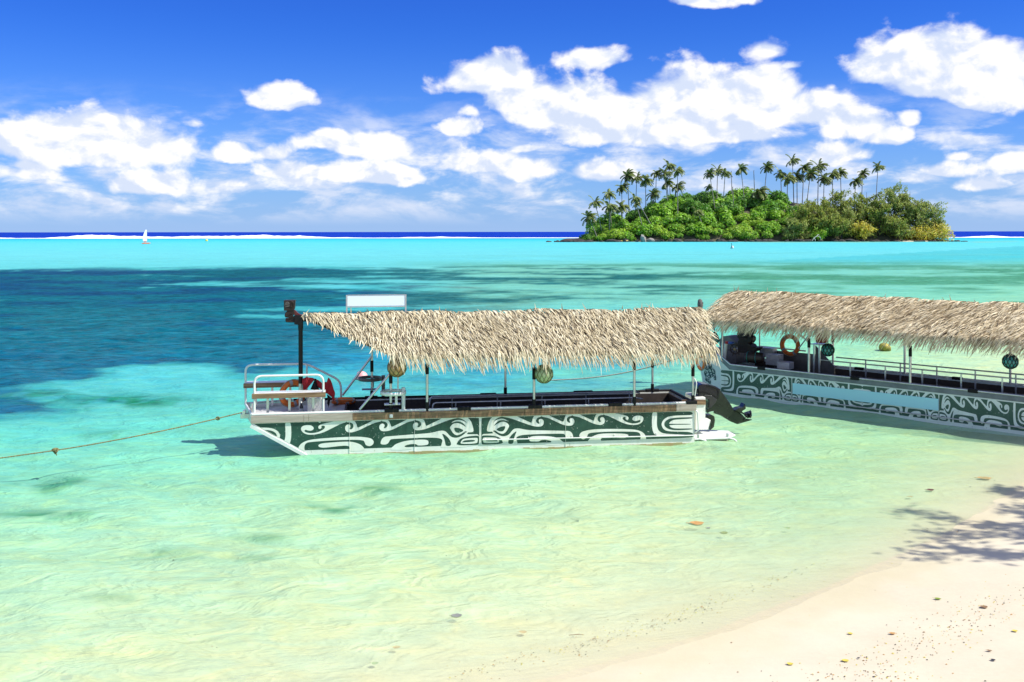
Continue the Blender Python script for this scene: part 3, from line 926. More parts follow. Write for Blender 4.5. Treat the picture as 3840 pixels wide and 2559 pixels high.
# hull: side profile with raked bow
side = [(-4.78, .88), (-4.78, .665), (-3.61, -.02), (-3.2, -.25), (4.78, -.25), (4.78, .88)]
mb = MB()
mb.prism(side, -HB, -HB + .045)
fs = [(-4.95, .88), (-4.95, .665), (-3.7, -.02), (-3.2, -.25), (4.78, -.25), (4.78, .88)]
mb.prism([(x if x > -4 else x + .9, z) for x, z in fs], HB - .045, HB)
mb.box((.75, 0, -.2), (8.0, 2 * HB - .1, .08))
mb.box((4.755, 0, .315), (.045, 2 * HB - .09, 1.12))
bx = [(-4.78, -HB + .045), (-5.08, .53), (-4.05, HB - .05)]
for (xa, ya), (xb, yb) in zip(bx[:-1], bx[1:]):      # blunt raked bow plate
    mb.add([(xa, ya, .88), (xb, yb, .88), (xb, yb, .665), (xa, ya, .665), (max(xa, -4.6) * .2 - 2.7, ya, -.04), (max(xb, -4.6) * .2 - 2.7, yb, -.04)],
           [(0, 1, 2, 3), (3, 2, 5, 4)])
hull = mb.build('hull', HULLW, boat)
mb = MB()
mb.bar((-4.80, -HB - .012, .675), (-3.58, -HB - .012, -.045), .035, .065)
mb.build('bow_edge_strip', WPIPE, boat)
# inside lining, floor, benches
mb = MB()
mb.box((.95, -HB + .06, .42), (7.6, .02, .86))
mb.box((.95, HB - .06, .42), (7.6, .02, .86))
mb.box((4.70, 0, .42), (.02, 2 * HB - .14, .86))
mb.box((-2.87, 0, .42), (.03, 2 * HB - .14, .86))
mb.box((.95, 0, .09), (7.62, 2 * HB - .12, .03))
mb.build('inner_lining', INNER, boat)
for sy in (-1, 1):
    m2 = MB()
    m2.box((.9, sy * (HB - .26), .47), (6.2, .36, .04))
    m2.build('bench', INNER, boat, .008)
# fore deck
m2 = MB()
m2.add([(-4.74, -HB + .05, .80), (-2.9, -HB + .05, .80), (-2.9, HB - .06, .80), (-4.05, HB - .06, .80), (-5.03, .50, .80),
        (-4.74, -HB + .05, .76), (-2.9, -HB + .05, .76), (-2.9, HB - .06, .76), (-4.05, HB - .06, .76), (-5.03, .50, .76)],
       [(0, 1, 2, 3, 4), (9, 8, 7, 6, 5), (0, 5, 6, 1), (1, 6, 7, 2), (2, 7, 8, 3), (3, 8, 9, 4), (4, 9, 5, 0)])
m2.build('foredeck', DECK, boat)
m2 = MB().box((px1(1180, 1500, -.4) , -.25, .98), (.30, .5, .36))
m2.build('deck_locker', TREAD, boat, .01)
# gunwale pipes and rubber pads
for sy, x0 in ((-1, -4.78), (1, -4.05)):
    m2 = MB().tube([(x0, sy * (HB - .01), ZG + .005), (4.80, sy * (HB - .01), ZG + .005)], .028, 10)
    m2.build('gunwale_pipe', WPIPE if sy < 0 else RUBBER, boat)
MB().tube([(-4.78, -HB + .01, ZG + .005), (-5.08, .53, ZG + .005), (-4.05, HB - .01, ZG + .005)], .026, 10).build('gunwale_pipe', WPIPE, boat)
MB().tube([(4.78, -HB + .02, ZG + .005), (4.78, HB - .02, ZG + .005)], .03, 10).build('stern_pipe', RUBBER, boat)
for a, b in ((1441, 1495), (1714, 1765), (1980, 2032), (2280, 2332), (2572, 2613)):
    xa, xb = px1(a), px1(b)
    MB().box(((xa + xb) / 2, -HB + .005, ZG + .012), (xb - xa, .085, .085)).build('rubber_pad', RUBBER, boat, .015)
for a, b in ((1367, 1416), (1800, 1860), (2150, 2222), (2420, 2470)):
    xa, xb = bp1(a, 1470, HB)[0], bp1(b, 1470, HB)[0]
    MB().box(((xa + xb) / 2, HB - .005, ZG + .012), (xb - xa, .085, .075)).build('rubber_pad', RUBBER, boat, .015)
# timber rubbing strake, plank by plank
rj = random.Random(4)
cuts = [-4.80, -3.72, -3.62, -2.71, -1.30, -.35, .95, 1.55, 2.7, 3.3, 4.35, 4.82]
for a, b in zip(cuts[:-1], cuts[1:]):
    pale = a < -2.75 or a > 4.3
    MB().box(((a + b) / 2, -HB - .016 - rj.uniform(0, .004), .802 + rj.uniform(-.003, .003)), (b - a - .006, .034, .148)).build('strake_plank', WOODP if pale else WOOD, boat, .004)
# painted ornament: two mirrored halves; the forward one is cut off by the raked bow
xc = px1(1800.5)
xe = px1(2597, 1560)
zt, zb = bp1(1804, 1566.6, -HB)[1], bp1(1806, 1667.5, -HB)[1]
ornament(boat, [(xc, xe), (xc, xc - (xe - xc) * 1.045)], zb, zt, -HB, GREEN, PATW, clips=[(.685, 1.17, .685 * 4.66 - 1.17 * .665)])
MB().tube([(px1(1808, 1649), -HB - .035, bp1(1808, 1649, -HB)[1]), (px1(2603, 1633), -HB - .035, bp1(2603, 1633, -HB)[1])], .014, 8).build('spray_rail', WPIPE, boat)
for i in range(5):
    xx = xc + .1 + i * .95
    MB().box((xx, -HB - .018, bp1(1808, 1649, -HB)[1] + .01), (.02, .036, .03)).build('rail_bracket', WPIPE, boat)
m2 = MB()
for i in range(60):
    x0 = -3.45 + i * .137
    h = .012 + .022 * rj.random()
    m2.box((x0 + .07, -HB - .003, h / 2 - .05), (.138, .006, h + .1))
m2.build('algae_line', ALGAE, boat)
MB().lathe([(.0, .012), (.014, .012), (.03, .01), (.034, 0)], (px1(1198, 1579), -HB - .003, bp1(1198, 1579, -HB)[1]), 14, Matrix.Rotation(R(90), 3, 'X')).build('drain_fitting', WPIPE, boat)
MB().box((px1(1466, 1552), -HB - .036, .80), (.07, .012, .07)).box((px1(1466, 1552), -HB - .044, .80), (.04, .012, .04)).build('vent_cover', WPIPE, boat, .004)
for pxx in (1310, 1554, 2120):
    xs0 = px1(pxx, 1620)
    MB().box((xs0, -HB - .007, .36), (.005, .016, .70)).build('weld_seam', HULLW, boat)
# bow benches with hoop rails
def bow_bench(y, x0, x1, zs, ztop, hoop):
    b = MB().box(((x0 + x1) / 2, y + .10, zs), (x1 - x0, .26, .035)).build('bow_seat', WPIPE, boat, .006)
    MB().box(((x0 + x1) / 2, y - .045, zs - .045), (x1 - x0 + .02, .03, .10)).build('seat_plank', WOOD, b)
    MB().tube(round_path(hoop, .16, 6), .024, 10).build('hoop_rail', WPIPE, b)
    for k in (.2, .5, .83):
        MB().box((x0 + (x1 - x0) * k, y + .1, (zs + .80) / 2 - .01), (.05, .03, zs - .80)).build('seat_leg', ALU, b)
xa, xb = bp1(946, 1480, -.78)[0], bp1(1219, 1480, -.78)[0]
zs = bp1(1080, 1472, -.70)[1]
zh = bp1(1080, 1408, -.78)[1]
bow_bench(-.76, xa, xb, zs, zh, [(xa + .04, -.78, .86), (xa + .04, -.78, zh), (xb - .04, -.78, zh), (xb - .04, -.78, .88)])
xa2, xb2 = bp1(915, 1436, .50)[0], bp1(1122, 1430, .50)[0]
zs2 = bp1(1000, 1436, .50)[1]
zh2 = bp1(1000, 1367, .50)[1]
xm, xn = bp1(1150, 1367, .50)[0], bp1(1277, 1430, .55)[0]
bow_bench(.50, xa2, xb2, zs2, zh2, [(xa2 + .03, .50, .86), (xa2 + .03, .50, zh2), (xm, .50, zh2), (xn, .58, bp1(1277, 1428, .58)[1]), (xn + .01, .6, .88)])
MB().tube([(xm, .50, .84), (xm, .50, zh2)], .02, 8).build('rail_post', WPIPE, boat)
# bow fairlead roller
mb = MB().box((-4.98, -.15, .76), (.22, .16, .10)).tube([(-5.02, -.24, .84), (-5.02, -.06, .84)], .04, 10).tube([(-4.86, -.10, .80), (-4.86, -.10, 1.02)], .035, 10)
mb.build('bow_roller', ALU, boat, .006)
# posts: black sleeve at head and foot
for pxx, (sa, sb) in ((1464.7, (1396, 1438)), (1601, (1366, 1403)), (2002, (1378, 1423)), (2378, (1355, 1388)), (2598, (1366, 1412))):
    y = -HB + .015
    x = px1(pxx, 1450, y)
    po = MB().tube([(x, y, ZG), (x, y, 2.12)], .030, 10).build('roof_post', ALU, boat)
    sleeve(po, x, y, bp1(pxx, sb, y)[1], bp1(pxx, sa, y)[1], .040)
    sleeve(po, x, y, ZG - .02, ZG + .17, .042)
for pxx, (sa, sb) in ((1394, (1352, 1394)), (1894.5, (1340, 1377)), (2446, (1340, 1380))):
    y = HB - .02
    x = bp1(pxx, 1430, y)[0]
    po = MB().tube([(x, y, ZG), (x, y, 2.12)], .028, 10).build('roof_post', ALU, boat)
    sleeve(po, x, y, bp1(pxx, sb, y)[1], bp1(pxx, sa, y)[1], .038)
    sleeve(po, x, y, ZG - .02, ZG + .17, .040)
for (p1, r1, p2, r2, y) in ((1478, 1383, 1348, 1536, -HB + .02), (1392, 1338, 1284, 1482, HB - .03)):
    a, b = bp1(p1, r1, y), bp1(p2, r2, y)
    MB().tube([(a[0], y, a[1]), (b[0], y, b[1])], .026, 10).build('brace', ALU, boat)
# eave beams and rafters under the thatch
for sy in (-1, 1):
    MB().tube([(-1.9, sy * (HB - .02), 2.13), (5.0, sy * (HB - .02), 2.13)], .03, 8).build('eave_beam', BLACKP, boat)
for k in range(8):
    x = -1.6 + k * .92
    MB().tube([(x, -HB, 2.13), (x, 0, 2.80), (x, HB, 2.13)], .022, 8).build('rafter', BLACKP, boat)
# front pole, ridge beam and carved prow figure
xp = bp1(1127, 1500, 0)[0]
zr_ = bp1(1140, 1176, 0)[1]
MB().tube([(xp, 0, .80), (xp, 0, 1.42)], .045, 12).build('pole_foot', ALU, boat)
MB().tube([(xp, 0, 1.40), (xp, 0, 2.55), (xp, 0, 2.62), (xp, 0, 2.82)], [.048, .048, .058, .056], 12).build('front_pole', BLACKP, boat)
def tk(x, y): return (1040 + x / 11.2, 1100 + y / 11.2)
def tkp(pts, y=0.0): return [bp1(*tk(a, b), y) for a, b in pts]
MB().prism(tkp([(720, 900), (1060, 900), (1040, 1180), (1000, 1290), (860, 1300), (720, 1280)]), -.11, .11).build('pole_head', BLACKP, boat, .015)
MB().tube([(xp, 0, zr_ - .13), (5.1, 0, 2.84)], .045, 8).build('ridge_beam', BLACKP, boat)
MB().prism(tkp([(715, 690), (770, 720), (860, 820), (950, 880), (1060, 895), (1060, 925), (715, 915)]), -.04, .04).build('figure_bracket', REDWOOD, boat)
fig = MB().prism(tkp([(420, 690), (700, 680), (725, 720), (725, 850), (640, 980), (480, 1010), (340, 1000), (310, 940), (330, 820), (400, 750)]), -.075, .075)
fig.prism(tkp([(345, 1040), (480, 1030), (620, 965), (715, 960), (725, 1210), (380, 1205), (345, 1150)]), -.07, .07)
fig = fig.build('carved_figure', CARVE, boat, .02)
MB().prism(tkp([(285, 280), (760, 280), (740, 640), (690, 690), (430, 715), (285, 710)]), -.09, .09).build('head', CARVE, fig, .014)
ring = tkp([(565, 400), (590, 350), (660, 350), (690, 400), (680, 520), (640, 560), (580, 540)])
MB().tube([(x, -.095, z) for x, z in ring], .012, 6, closed=True).build('ear_ring', CARVE, fig)
m2 = MB()
for pa in ([(310, 480), (420, 470), (530, 500)], [(330, 430), (440, 400), (520, 460)], [(360, 380), (450, 350), (520, 420)], [(330, 560), (430, 540), (520, 530)]):
    m2.tube([(x, -.094, z) for x, z in tkp(pa)], .008, 6)
m2.build('carved_lines', GREYCARVE, fig)
m2 = MB()
for pa in ([(340, 940), (440, 930), (540, 860), (640, 820)], [(410, 1080), (520, 1040), (640, 980)], [(390, 1160), (560, 1160), (715, 1180)]):
    m2.tube([(x, -.078, z) for x, z in tkp(pa)], .014, 6)
m2.build('carved_limbs', CARVE, fig)
# thatched roof
thatch(boat, (-3.80, 5.22), (-1.75, 5.12), 0, HB + .33, 2.90, 2.08, .34, 11, STRAW, 1.0, .4, 150)
# blank sign on the ridge
y = 0.0
a, b = bp1(1300, 1109, y), bp1(1521, 1146, y)
MB().box(((a[0] + b[0]) / 2, 0, (a[1] + b[1]) / 2), (b[0] - a[0] - .02, .02, a[1] - b[1])).build('sign_panel', SIGNM, boat)
m2 = MB()
for xx in (a[0], b[0]):
    m2.box((xx, 0, (a[1] + 2.85) / 2 + .005), (.032, .032, a[1] - 2.85 + .02))
m2.box(((a[0] + b[0]) / 2, 0, b[1] - .016), (b[0] - a[0] - .033, .03, .022))
m2.box(((a[0] + b[0]) / 2, 0, a[1] + .012), (b[0] - a[0] - .033, .03, .014))
m2.build('sign_frame', ALU, boat)
# drink-bucket holders on the gunwale
def holder(px, rowc, pxp, rowp, y, sgn, mt):
    x, z = bp1(px, rowc, y)
    m = MB().tube([(x + .27 * math.cos(t_), y + .27 * math.sin(t_), z) for t_ in np.linspace(0, 2 * math.pi, 28, endpoint=False)], .0, 4, closed=True)
    n = 30
    vs, fc = [], []
    for k in range(n):
        t_ = 2 * math.pi * k / n
        for r_, dz in ((.275, -.035), (.275, .035), (.262, .035), (.262, -.035)):
            vs.append((x + r_ * math.cos(t_), y + r_ * math.sin(t_), z + dz))
    for k in range(n):
        l = (k + 1) % n
        for q in range(4):
            fc.append((k * 4 + q, l * 4 + q, l * 4 + (q + 1) % 4, k * 4 + (q + 1) % 4))
    h = MB().add(vs, fc, True).build('bucket_holder', mt, boat)
    xq, zq = bp1(pxp, rowp, y)
    MB().tube([(xq, y - .02 * sgn, ZG), (xq, y - .02 * sgn, zq)], .042, 10).build('holder_post', mt, h)
    MB().box((x + .06, y - .15 * sgn, z - .13), (.05, .02, .20)).build('holder_arm', mt, h)
    MB().box((x - .02, y - .02, z - .24), (.34, .22, .012)).build('holder_plate', mt, h, .005)
holder(1474, 1472, 1512, 1453, -HB + .06, 1, WPIPE)
holder(1388, 1420, 1437, 1408, HB + .05, -1, INNERA)
MB().tube([(bp1(1492, 1400, -HB)[0], -HB + .05, bp1(1492, 1403, -HB)[1]), (bp1(1492, 1400, -HB)[0], -HB + .05, bp1(1492, 1468, -HB)[1])], .016, 8).build('hanging_tube', WPIPE, boat)
# seat rails inside
for (pa, ra, pb, rb, y) in ((1622, 1500, 2385, 1489, -.45), (1612, 1492, 2375, 1485, .35)):
    a, b = bp1(pa, ra, y), bp1(pb, rb, y)
    zz = .98
    MB().tube(round_path([(a[0] - .05, y, .60), (a[0] + .02, y, zz), (b[0], y, zz), (b[0] + .12, y - .1, zz - .02)], .06, 4), .019, 8).build('seat_rail', ALU, boat)
    for k in range(5):
        xx = a[0] + .5 + (b[0] - a[0] - .6) * k / 4
        MB().tube([(xx, y, .10), (xx, y, zz)], .016, 8).build('rail_stanchion', ALU, boat)
# stern: bracket box, swim platform, ladder, grab rail
def r3(x, y): return (2540 + x / 4.9, 1380 + y / 4.9)
def r3p(pts, y): return [bp1(*r3(a, b), y) for a, b in pts]
MB().prism(r3p([(335, 560), (515, 545), (512, 990), (612, 960), (560, 1140), (335, 1145)], -.45), -.45, .30).build('motor_bracket', HULLW, boat, .01)
MB().prism(r3p([(80, 590), (515, 590), (515, 680), (80, 680)], -.46), -.475, -.455).build('bracket_plank', WOOD, boat)
xq = bp1(*r3(330, 1280), -HB)[0]
zq = bp1(*r3(600, 1270), -.7)[1]
m2 = MB()
pl = [(xq, -.80), (xq + .78, -.80), (xq + 1.05, -.55), (xq + 1.05, -.1), (xq, .35)]
vs = [(x, y_, zq) for x, y_ in pl] + [(x, y_, zq - .035) for x, y_ in pl]
n = len(pl)
m2.add(vs, [tuple(range(n)), tuple(range(n, 2 * n))[::-1]] + [(i, i + n, (i + 1) % n + n, (i + 1) % n) for i in range(n)])
plat = m2.build('swim_platform', WPIPE, boat, .008)
MB().tube([(xq, -.815, zq - .02), (xq + .80, -.815, zq - .02)], .026, 8).build('platform_rail', WPIPE, plat)
MB().box((xq + .42, -.74, zq - .10), (.75, .03, .09)).build('platform_beam', WOODP, plat)
for dx in (.10, .78):
    MB().tube(round_path([(xq + dx - .02, -.82, zq - .01), (xq + dx + .16, -.86, zq - .05), (xq + dx + .27, -.90, zq - .36)], .12, 5), .02, 8).build('ladder_tube', WPIPE, plat)
    MB().box((xq + dx - .02, -.80, zq + .03), (.05, .05, .10)).build('ladder_hinge', ALU, plat, .008)
MB().tube(round_path([(4.80, -HB - .02, .74), (4.84, -HB - .04, .70), (4.86, -HB - .04, .30), (4.79, -HB - .02, .24)], .06, 4), .016, 8).build('grab_rail', WPIPE, boat)
MB().tube(round_path([bp1(2602, 1420, -HB + .02)[:1] + (-HB - .0, bp1(2602, 1420, -HB)[1]), (bp1(2606, 1430, -HB)[0] + .02, -HB - .05, bp1(2606, 1435, -HB)[1]), (bp1(2604, 1475, -HB)[0], -HB - .02, 1.06)], .05, 4), .014, 8).build('stern_grip', WPIPE, boat)
# outboard motor, tilted up
mot = MB()
cw = r3p([(325, 330), (340, 295), (400, 276), (520, 284), (640, 316), (738, 375), (700, 500), (650, 600), (570, 700), (515, 740), (512, 600), (500, 548), (380, 545), (325, 500)], -.08)
mot.prism(cw, -.30, .14)
mot = mot.build('outboard_motor', COWL, boat, .05)
MB().prism(r3p([(336, 410), (420, 412), (520, 440), (640, 500), (690, 520), (682, 540), (620, 515), (500, 455), (400, 432), (336, 430)], -.08), -.312, .15).build('cowling_band', RUBBER, mot)
MB().prism(r3p([(425, 470), (560, 482), (662, 560), (640, 612), (560, 698), (522, 718), (520, 560), (430, 540)], -.08), -.318, .158).build('cowling_panel', mat('grey_cowling_panel', (.035, .033, .034), .3, 0, var=.3, vscale=5), mot, .01)
MB().prism(r3p([(470, 300), (520, 300), (690, 372), (700, 392), (690, 500), (672, 495), (676, 400), (600, 352), (470, 316)], -.08), -.310, .150).build('cowling_latch', RUBBER, mot)
mid_ = MB().prism(r3p([(735, 385), (800, 450), (850, 520), (930, 640), (1002, 760), (940, 870), (860, 930), (760, 850), (640, 780), (545, 800), (520, 830), (515, 742), (575, 705), (655, 605), (705, 505)], -.08), -.22, .06).build('midsection', LEGM, mot, .05)
MB().prism(r3p([(1000, 760), (1100, 800), (1190, 865), (1255, 935), (1180, 1000), (1095, 1040), (960, 985), (868, 928), (935, 880)], -.08), -.13, -.03).build('gearcase', LEGM, mot, .03)
MB().prism(r3p([(1255, 935), (1372, 955), (1350, 968), (1095, 1040), (1150, 985)], -.08), -.095, -.065).build('skeg', LEGM, mot, .006)
MB().prism(r3p([(1015, 770), (1090, 730), (1165, 715), (1210, 650), (1224, 740), (1150, 790), (1215, 840), (1195, 850), (1100, 810)], -.08), -.20, .04).build('cavitation_plate', LEGM, mot, .012)
hx, hz = bp1(*r3(1275, 880), -.08)
ax = Vector((math.cos(R(-38)), 0, math.sin(R(-38))))
qm = ax.to_track_quat('Z', 'Y').to_matrix()
pr = MB().lathe([(0, -.07), (.035, -.065), (.05, -.02), (.045, .05), (.0, .085)], (hx, -.08, hz), 14, qm).build('propeller', COWL, mot)
for k in range(3):
    m2 = MB()
    ang = k * 2 * math.pi / 3 + .5
    vs = []
    for i, (r_, wd_) in enumerate(((.03, .04), (.08, .07), (.13, .085), (.165, .04))):
        for sgn in (-1, 1):
            v = Vector((r_ * math.cos(ang) - sgn * wd_ * math.sin(ang), r_ * math.sin(ang) + sgn * wd_ * math.cos(ang), sgn * wd_ * .5))
            vs.append(qm @ v + Vector((hx, -.08, hz)))
    m2.add(vs, [(0, 1, 3, 2), (2, 3, 5, 4), (4, 5, 7, 6)], True)
    o = m2.build('propeller_blade', COWL, pr)
    so = o.modifiers.new('s', 'SOLIDIFY')
    so.thickness = .01
m2 = MB()
for k in range(7):
    xk, zk = bp1(*r3(640 + k * 24, 790 + k * 8), -.08)
    m2.box((xk, -.2, zk - .015), (.022, .03, .05))
m2.build('tilt_rack', LEGM, mot)
MB().prism(r3p([(520, 860), (600, 855), (650, 880), (660, 950), (640, 1080), (565, 1140), (600, 980), (520, 960)], -.08), -.20, .05).build('clamp_bracket', LEGM, mot, .02)

# ------------------------------------------------------------------ things carried on or hanging from the near boat
def net_float(name, loc, r, gm, nm, label, group=None, cat='float', cord=.3, rows_=6, cols=12, cordr=.006, teardrop=False):
    e = empty(name, loc, 0, label, cat, group)
    prof = [(r * math.sin(math.pi * k / 14) + 1e-4, -r * math.cos(math.pi * k / 14)) for k in range(15)]
    MB().lathe(prof, (0, 0, 0), 22).build('glass_ball', gm, e)
    m = MB()
    R2 = r * 1.03
    def sp_(i, j):
        th = math.pi * (i + .15) / (rows_ + .3)
        ph = 2 * math.pi * (j + .5 * (i % 2)) / cols
        zz = -math.cos(th)
        rr = math.sin(th)
        if teardrop and zz > .2:
            rr *= 1 - .35 * (zz - .2)
            zz = .2 + (zz - .2) * 1.75
        return (R2 * rr * math.cos(ph), R2 * rr * math.sin(ph), R2 * zz)
    for i in range(rows_):
        for j in range(cols):
            a_ = sp_(i, j)
            if i % 2 == 0:
                nb = (j, j - 1)
            else:
                nb = (j, j + 1)
            for q in nb:
                b_ = sp_(i + 1, q % cols)
                mid = (Vector(a_) + Vector(b_)) / 2
                if not teardrop:
                    mid = mid.normalized() * R2 * 1.02
                m.tube([a_, mid, b_], cordr, 5, False)
    m.build('net', nm, e)
    topz = R2 * (1.6 if teardrop else 1.0)
    MB().tube([(0, 0, topz - .01), (0, 0, topz + cord)], cordr * 1.6, 6).build('hanging_cord', nm, e)
    return e
yf = -HB - .16
x, z = bp1(2039, 1403, yf)
net_float('glass_float', w1(x, yf, z), .195, GLASS, NETO, 'pale green glass float in olive net hanging from the near roof edge', 'netted floats under the roofs', cord=.5, cordr=.0045)
x, z = bp1(1488, 1378, yf)
HUSK = mat('brown_float_husk', (.44, .17, .06), .4, 0, col2=(.52, .38, .14), vscale=7, coat=.3)
net_float('netted_float', w1(x, yf, z), .195, HUSK, NETO, 'brown float in olive net hanging at the front of the near roof', 'netted floats under the roofs', cord=.5, rows_=6, cols=10, cordr=.006)
# red cloth draped on the bow rail
REDC = mat('red_cloth', (.42, .012, .018), .8, 0, col2=(.30, .006, .012), vscale=7, bump=.4, bscale=9)
cl_ = empty('draped_cloth', w1(bp1(1180, 1420, -.1)[0], -.1, 1.0), T1, 'red cloth bundle draped beside the front pole of the near boat', 'cloth')
def drape(name, outline, y0, amp, parent, origin, mt, th=.02, bpx=None):
    """crumpled cloth: an outline filled with a wavy grid of its own thickness"""
    xs = [p_[0] for p_ in outline]
    zs_ = [p_[1] for p_ in outline]
    nx, nz = 22, 16
    vs, keep_ = [], {}
    def inside(x, z):
        c = False
        n = len(outline)
        for i in range(n):
            (xa, za), (xb, zb_) = outline[i], outline[i - 1]
            if (za > z) != (zb_ > z) and x < (xb - xa) * (z - za) / (zb_ - za) + xa:
                c = not c
        return c
    bm = bmesh.new()
    bvs = [bm.verts.new((x, y0, z)) for x, z in outline]
    f = bm.faces.new(bvs)
    bmesh.ops.triangulate(bm, faces=[f])
    bmesh.ops.subdivide_edges(bm, edges=bm.edges[:], cuts=3, use_grid_fill=True)
    rr = random.Random(5)
    for v in bm.verts:
        v.co.y += amp * (math.sin(v.co.x * 19 + v.co.z * 9) + .6 * math.sin(v.co.x * 37 - v.co.z * 23))
        v.co -= Vector(origin)
    me = bpy.data.meshes.new(name)
    bm.to_mesh(me)
    bm.free()
    for p_ in me.polygons: p_.use_smooth = True
    me.materials.append(mt)
    o = link(bpy.data.objects.new(name, me), parent)
    s = o.modifiers.new('s', 'SOLIDIFY')
    s.thickness = th
    return o
def r6(x, y): return (900 + x / 4.706, 1340 + y / 4.706)
org = (bp1(1180, 1420, -.1)[0], -.1, 1.0)
drape('front_fold', [bp1(*r6(a, b), -.15) for a, b in [(1105, 370), (1180, 352), (1290, 365), (1310, 400), (1250, 470), (1190, 540), (1130, 590), (1112, 560)]], -.15, .022, cl_, org, REDC)
drape('middle_fold', [bp1(*r6(a, b), -.12) for a, b in [(1300, 370), (1380, 400), (1440, 440), (1470, 560), (1440, 570), (1380, 520), (1310, 440)]], -.12, .02, cl_, org, REDC)
drape('hanging_corner', [bp1(*r6(a, b), -.10) for a, b in [(1470, 440), (1530, 440), (1565, 360), (1600, 400), (1640, 520), (1675, 650), (1655, 790), (1610, 700), (1540, 640), (1480, 620)]], -.10, .018, cl_, org, REDC)
drape('dark_strap', [bp1(*r6(a, b), -.16) for a, b in [(1325, 370), (1350, 380), (1330, 470), (1400, 560), (1390, 590), (1240, 560), (1300, 460)]], -.17, .006, cl_, org, RUBBER)
drape('dark_tail', [bp1(*r6(a, b), -.09) for a, b in [(1535, 650), (1600, 700), (1580, 810), (1562, 885), (1545, 800)]], -.09, .006, cl_, org, RUBBER)
# bottle on the foredeck
x, z = bp1(*r6(1078, 905), -.35)
bt = empty('bottle', w1(x, -.35, .80), T1, 'small dark bottle with pale label standing on the foredeck', 'bottle')
MB().lathe([(.001, 0), (.038, .002), (.04, .02), (.04, .15), (.03, .19), (.015, .215), (.015, .25), (.001, .25)], (0, 0, 0), 16).build('glass', COWL, bt)
MB().lathe([(.041, .03), (.041, .12)], (0, 0, 0), 16).build('label', mat('grey_label', (.45, .46, .5), .6), bt)
MB().lathe([(.017, .235), (.017, .262), (.001, .263)], (0, 0, 0), 12).build('cap', WPIPE, bt)
# life rings
def life_ring(loc, rot, r, label, name='life_ring', group='orange life rings'):
    e = empty(name, loc, 0, label, 'life ring', group)
    e.rotation_euler = rot
    MB().tube([(r * math.cos(t_), 0, r * math.sin(t_)) for t_ in np.linspace(0, 2 * math.pi, 32, endpoint=False)], r * .24, 12, closed=True).build('foam_ring', ORANGE, e)
    for q in range(4):
        t0 = q * math.pi / 2 + .6
        MB().tube([(r * math.cos(t0 + d_), 0, r * math.sin(t0 + d_)) for d_ in (-.13, 0, .13)], r * .25, 12, False).build('reflective_band', GREYTAPE, e)
    rp_ = [(r * 1.28 * math.cos(t_), -.01, r * 1.28 * math.sin(t_)) for t_ in np.linspace(0, 2 * math.pi, 36, endpoint=False)]
    MB().tube(rp_, .008, 5, closed=True).build('grab_line', ROPEP, e)
    return e
x, z = bp1(1090, 1430, .42)
life_ring(w1(x + .05, .30, 1.14), (R(8), R(20), T1 + .5), .25, 'orange life ring standing on the foredeck behind the front pole')
x, z = bp1(1285, 1484, .5)
life_ring(w1(x + .02, .52, .90), (R(70), 0, T1), .22, 'orange life ring lying by the foot of the far brace')
# things stowed under the near roof
x0, x1_ = bp1(1590, 1360, .55)[0], bp1(2120, 1360, .55)[0]
NETG = mat('green_fishing_net', (.03, .075, .07), .95, 0, col2=(.10, .15, .13), vscale=26, bump=.8, bscale=40)
e = empty('fishing_net', w1((x0 + x1_) / 2, .55, 1.95), T1, 'bundle of dark green fishing net slung under the near roof', 'net')
hw = (x1_ - x0) / 2
MB().tube([(-hw + 2 * hw * k / 14, .03 * math.sin(k * 1.9), .10 - .13 * math.sin(math.pi * k / 14) + .02 * math.sin(k * 2.3)) for k in range(15)], [.03] + [.085 + .02 * math.sin(k * 2.1) for k in range(13)] + [.03], 10).build('net_roll', NETG, e)
for k in (2, 7, 12):
    MB().tube([(-hw + 2 * hw * k / 14, 0, -.02), (-hw + 2 * hw * k / 14, 0, .26)], .008, 5).build('tie', NETM, e)
x0, x1_ = bp1(2150, 1350, .45)[0], bp1(2490, 1350, .45)[0]
CLOTH = mat('red_black_patterned_cloth', (.26, .03, .03), .9, 0, col2=(.05, .05, .03), vscale=9, bump=.3)
CLOTHY = mat('yellow_green_cloth', (.30, .27, .05), .9, 0, col2=(.10, .11, .03), vscale=14)
e = empty('patterned_cloth', w1((x0 + x1_) / 2, .45, 1.95), T1, 'red and yellow patterned cloths bundled under the near roof toward the stern', 'cloth')
hw = (x1_ - x0) / 2
for nm, a_, b_, mt in (('red_roll', -hw, -.1 * hw, CLOTH), ('yellow_roll', -.2 * hw, .5 * hw, CLOTHY), ('red_roll', .4 * hw, hw, CLOTH)):
    MB().tube([(a_ + (b_ - a_) * k / 8, .02 * math.sin(k * 2), .09 - .12 * math.sin(math.pi * k / 8)) for k in range(9)], [.02] + [.08 + .02 * math.sin(k * 2.7) for k in range(7)] + [.02], 9).build(nm, mt, e)
MB().tube([(-hw * .6, 0, 0), (-hw * .6, 0, .28)], .008, 5).build('tie', NETM, e)
MB().tube([(hw * .5, 0, 0), (hw * .5, 0, .28)], .008, 5).build('tie', NETM, e)
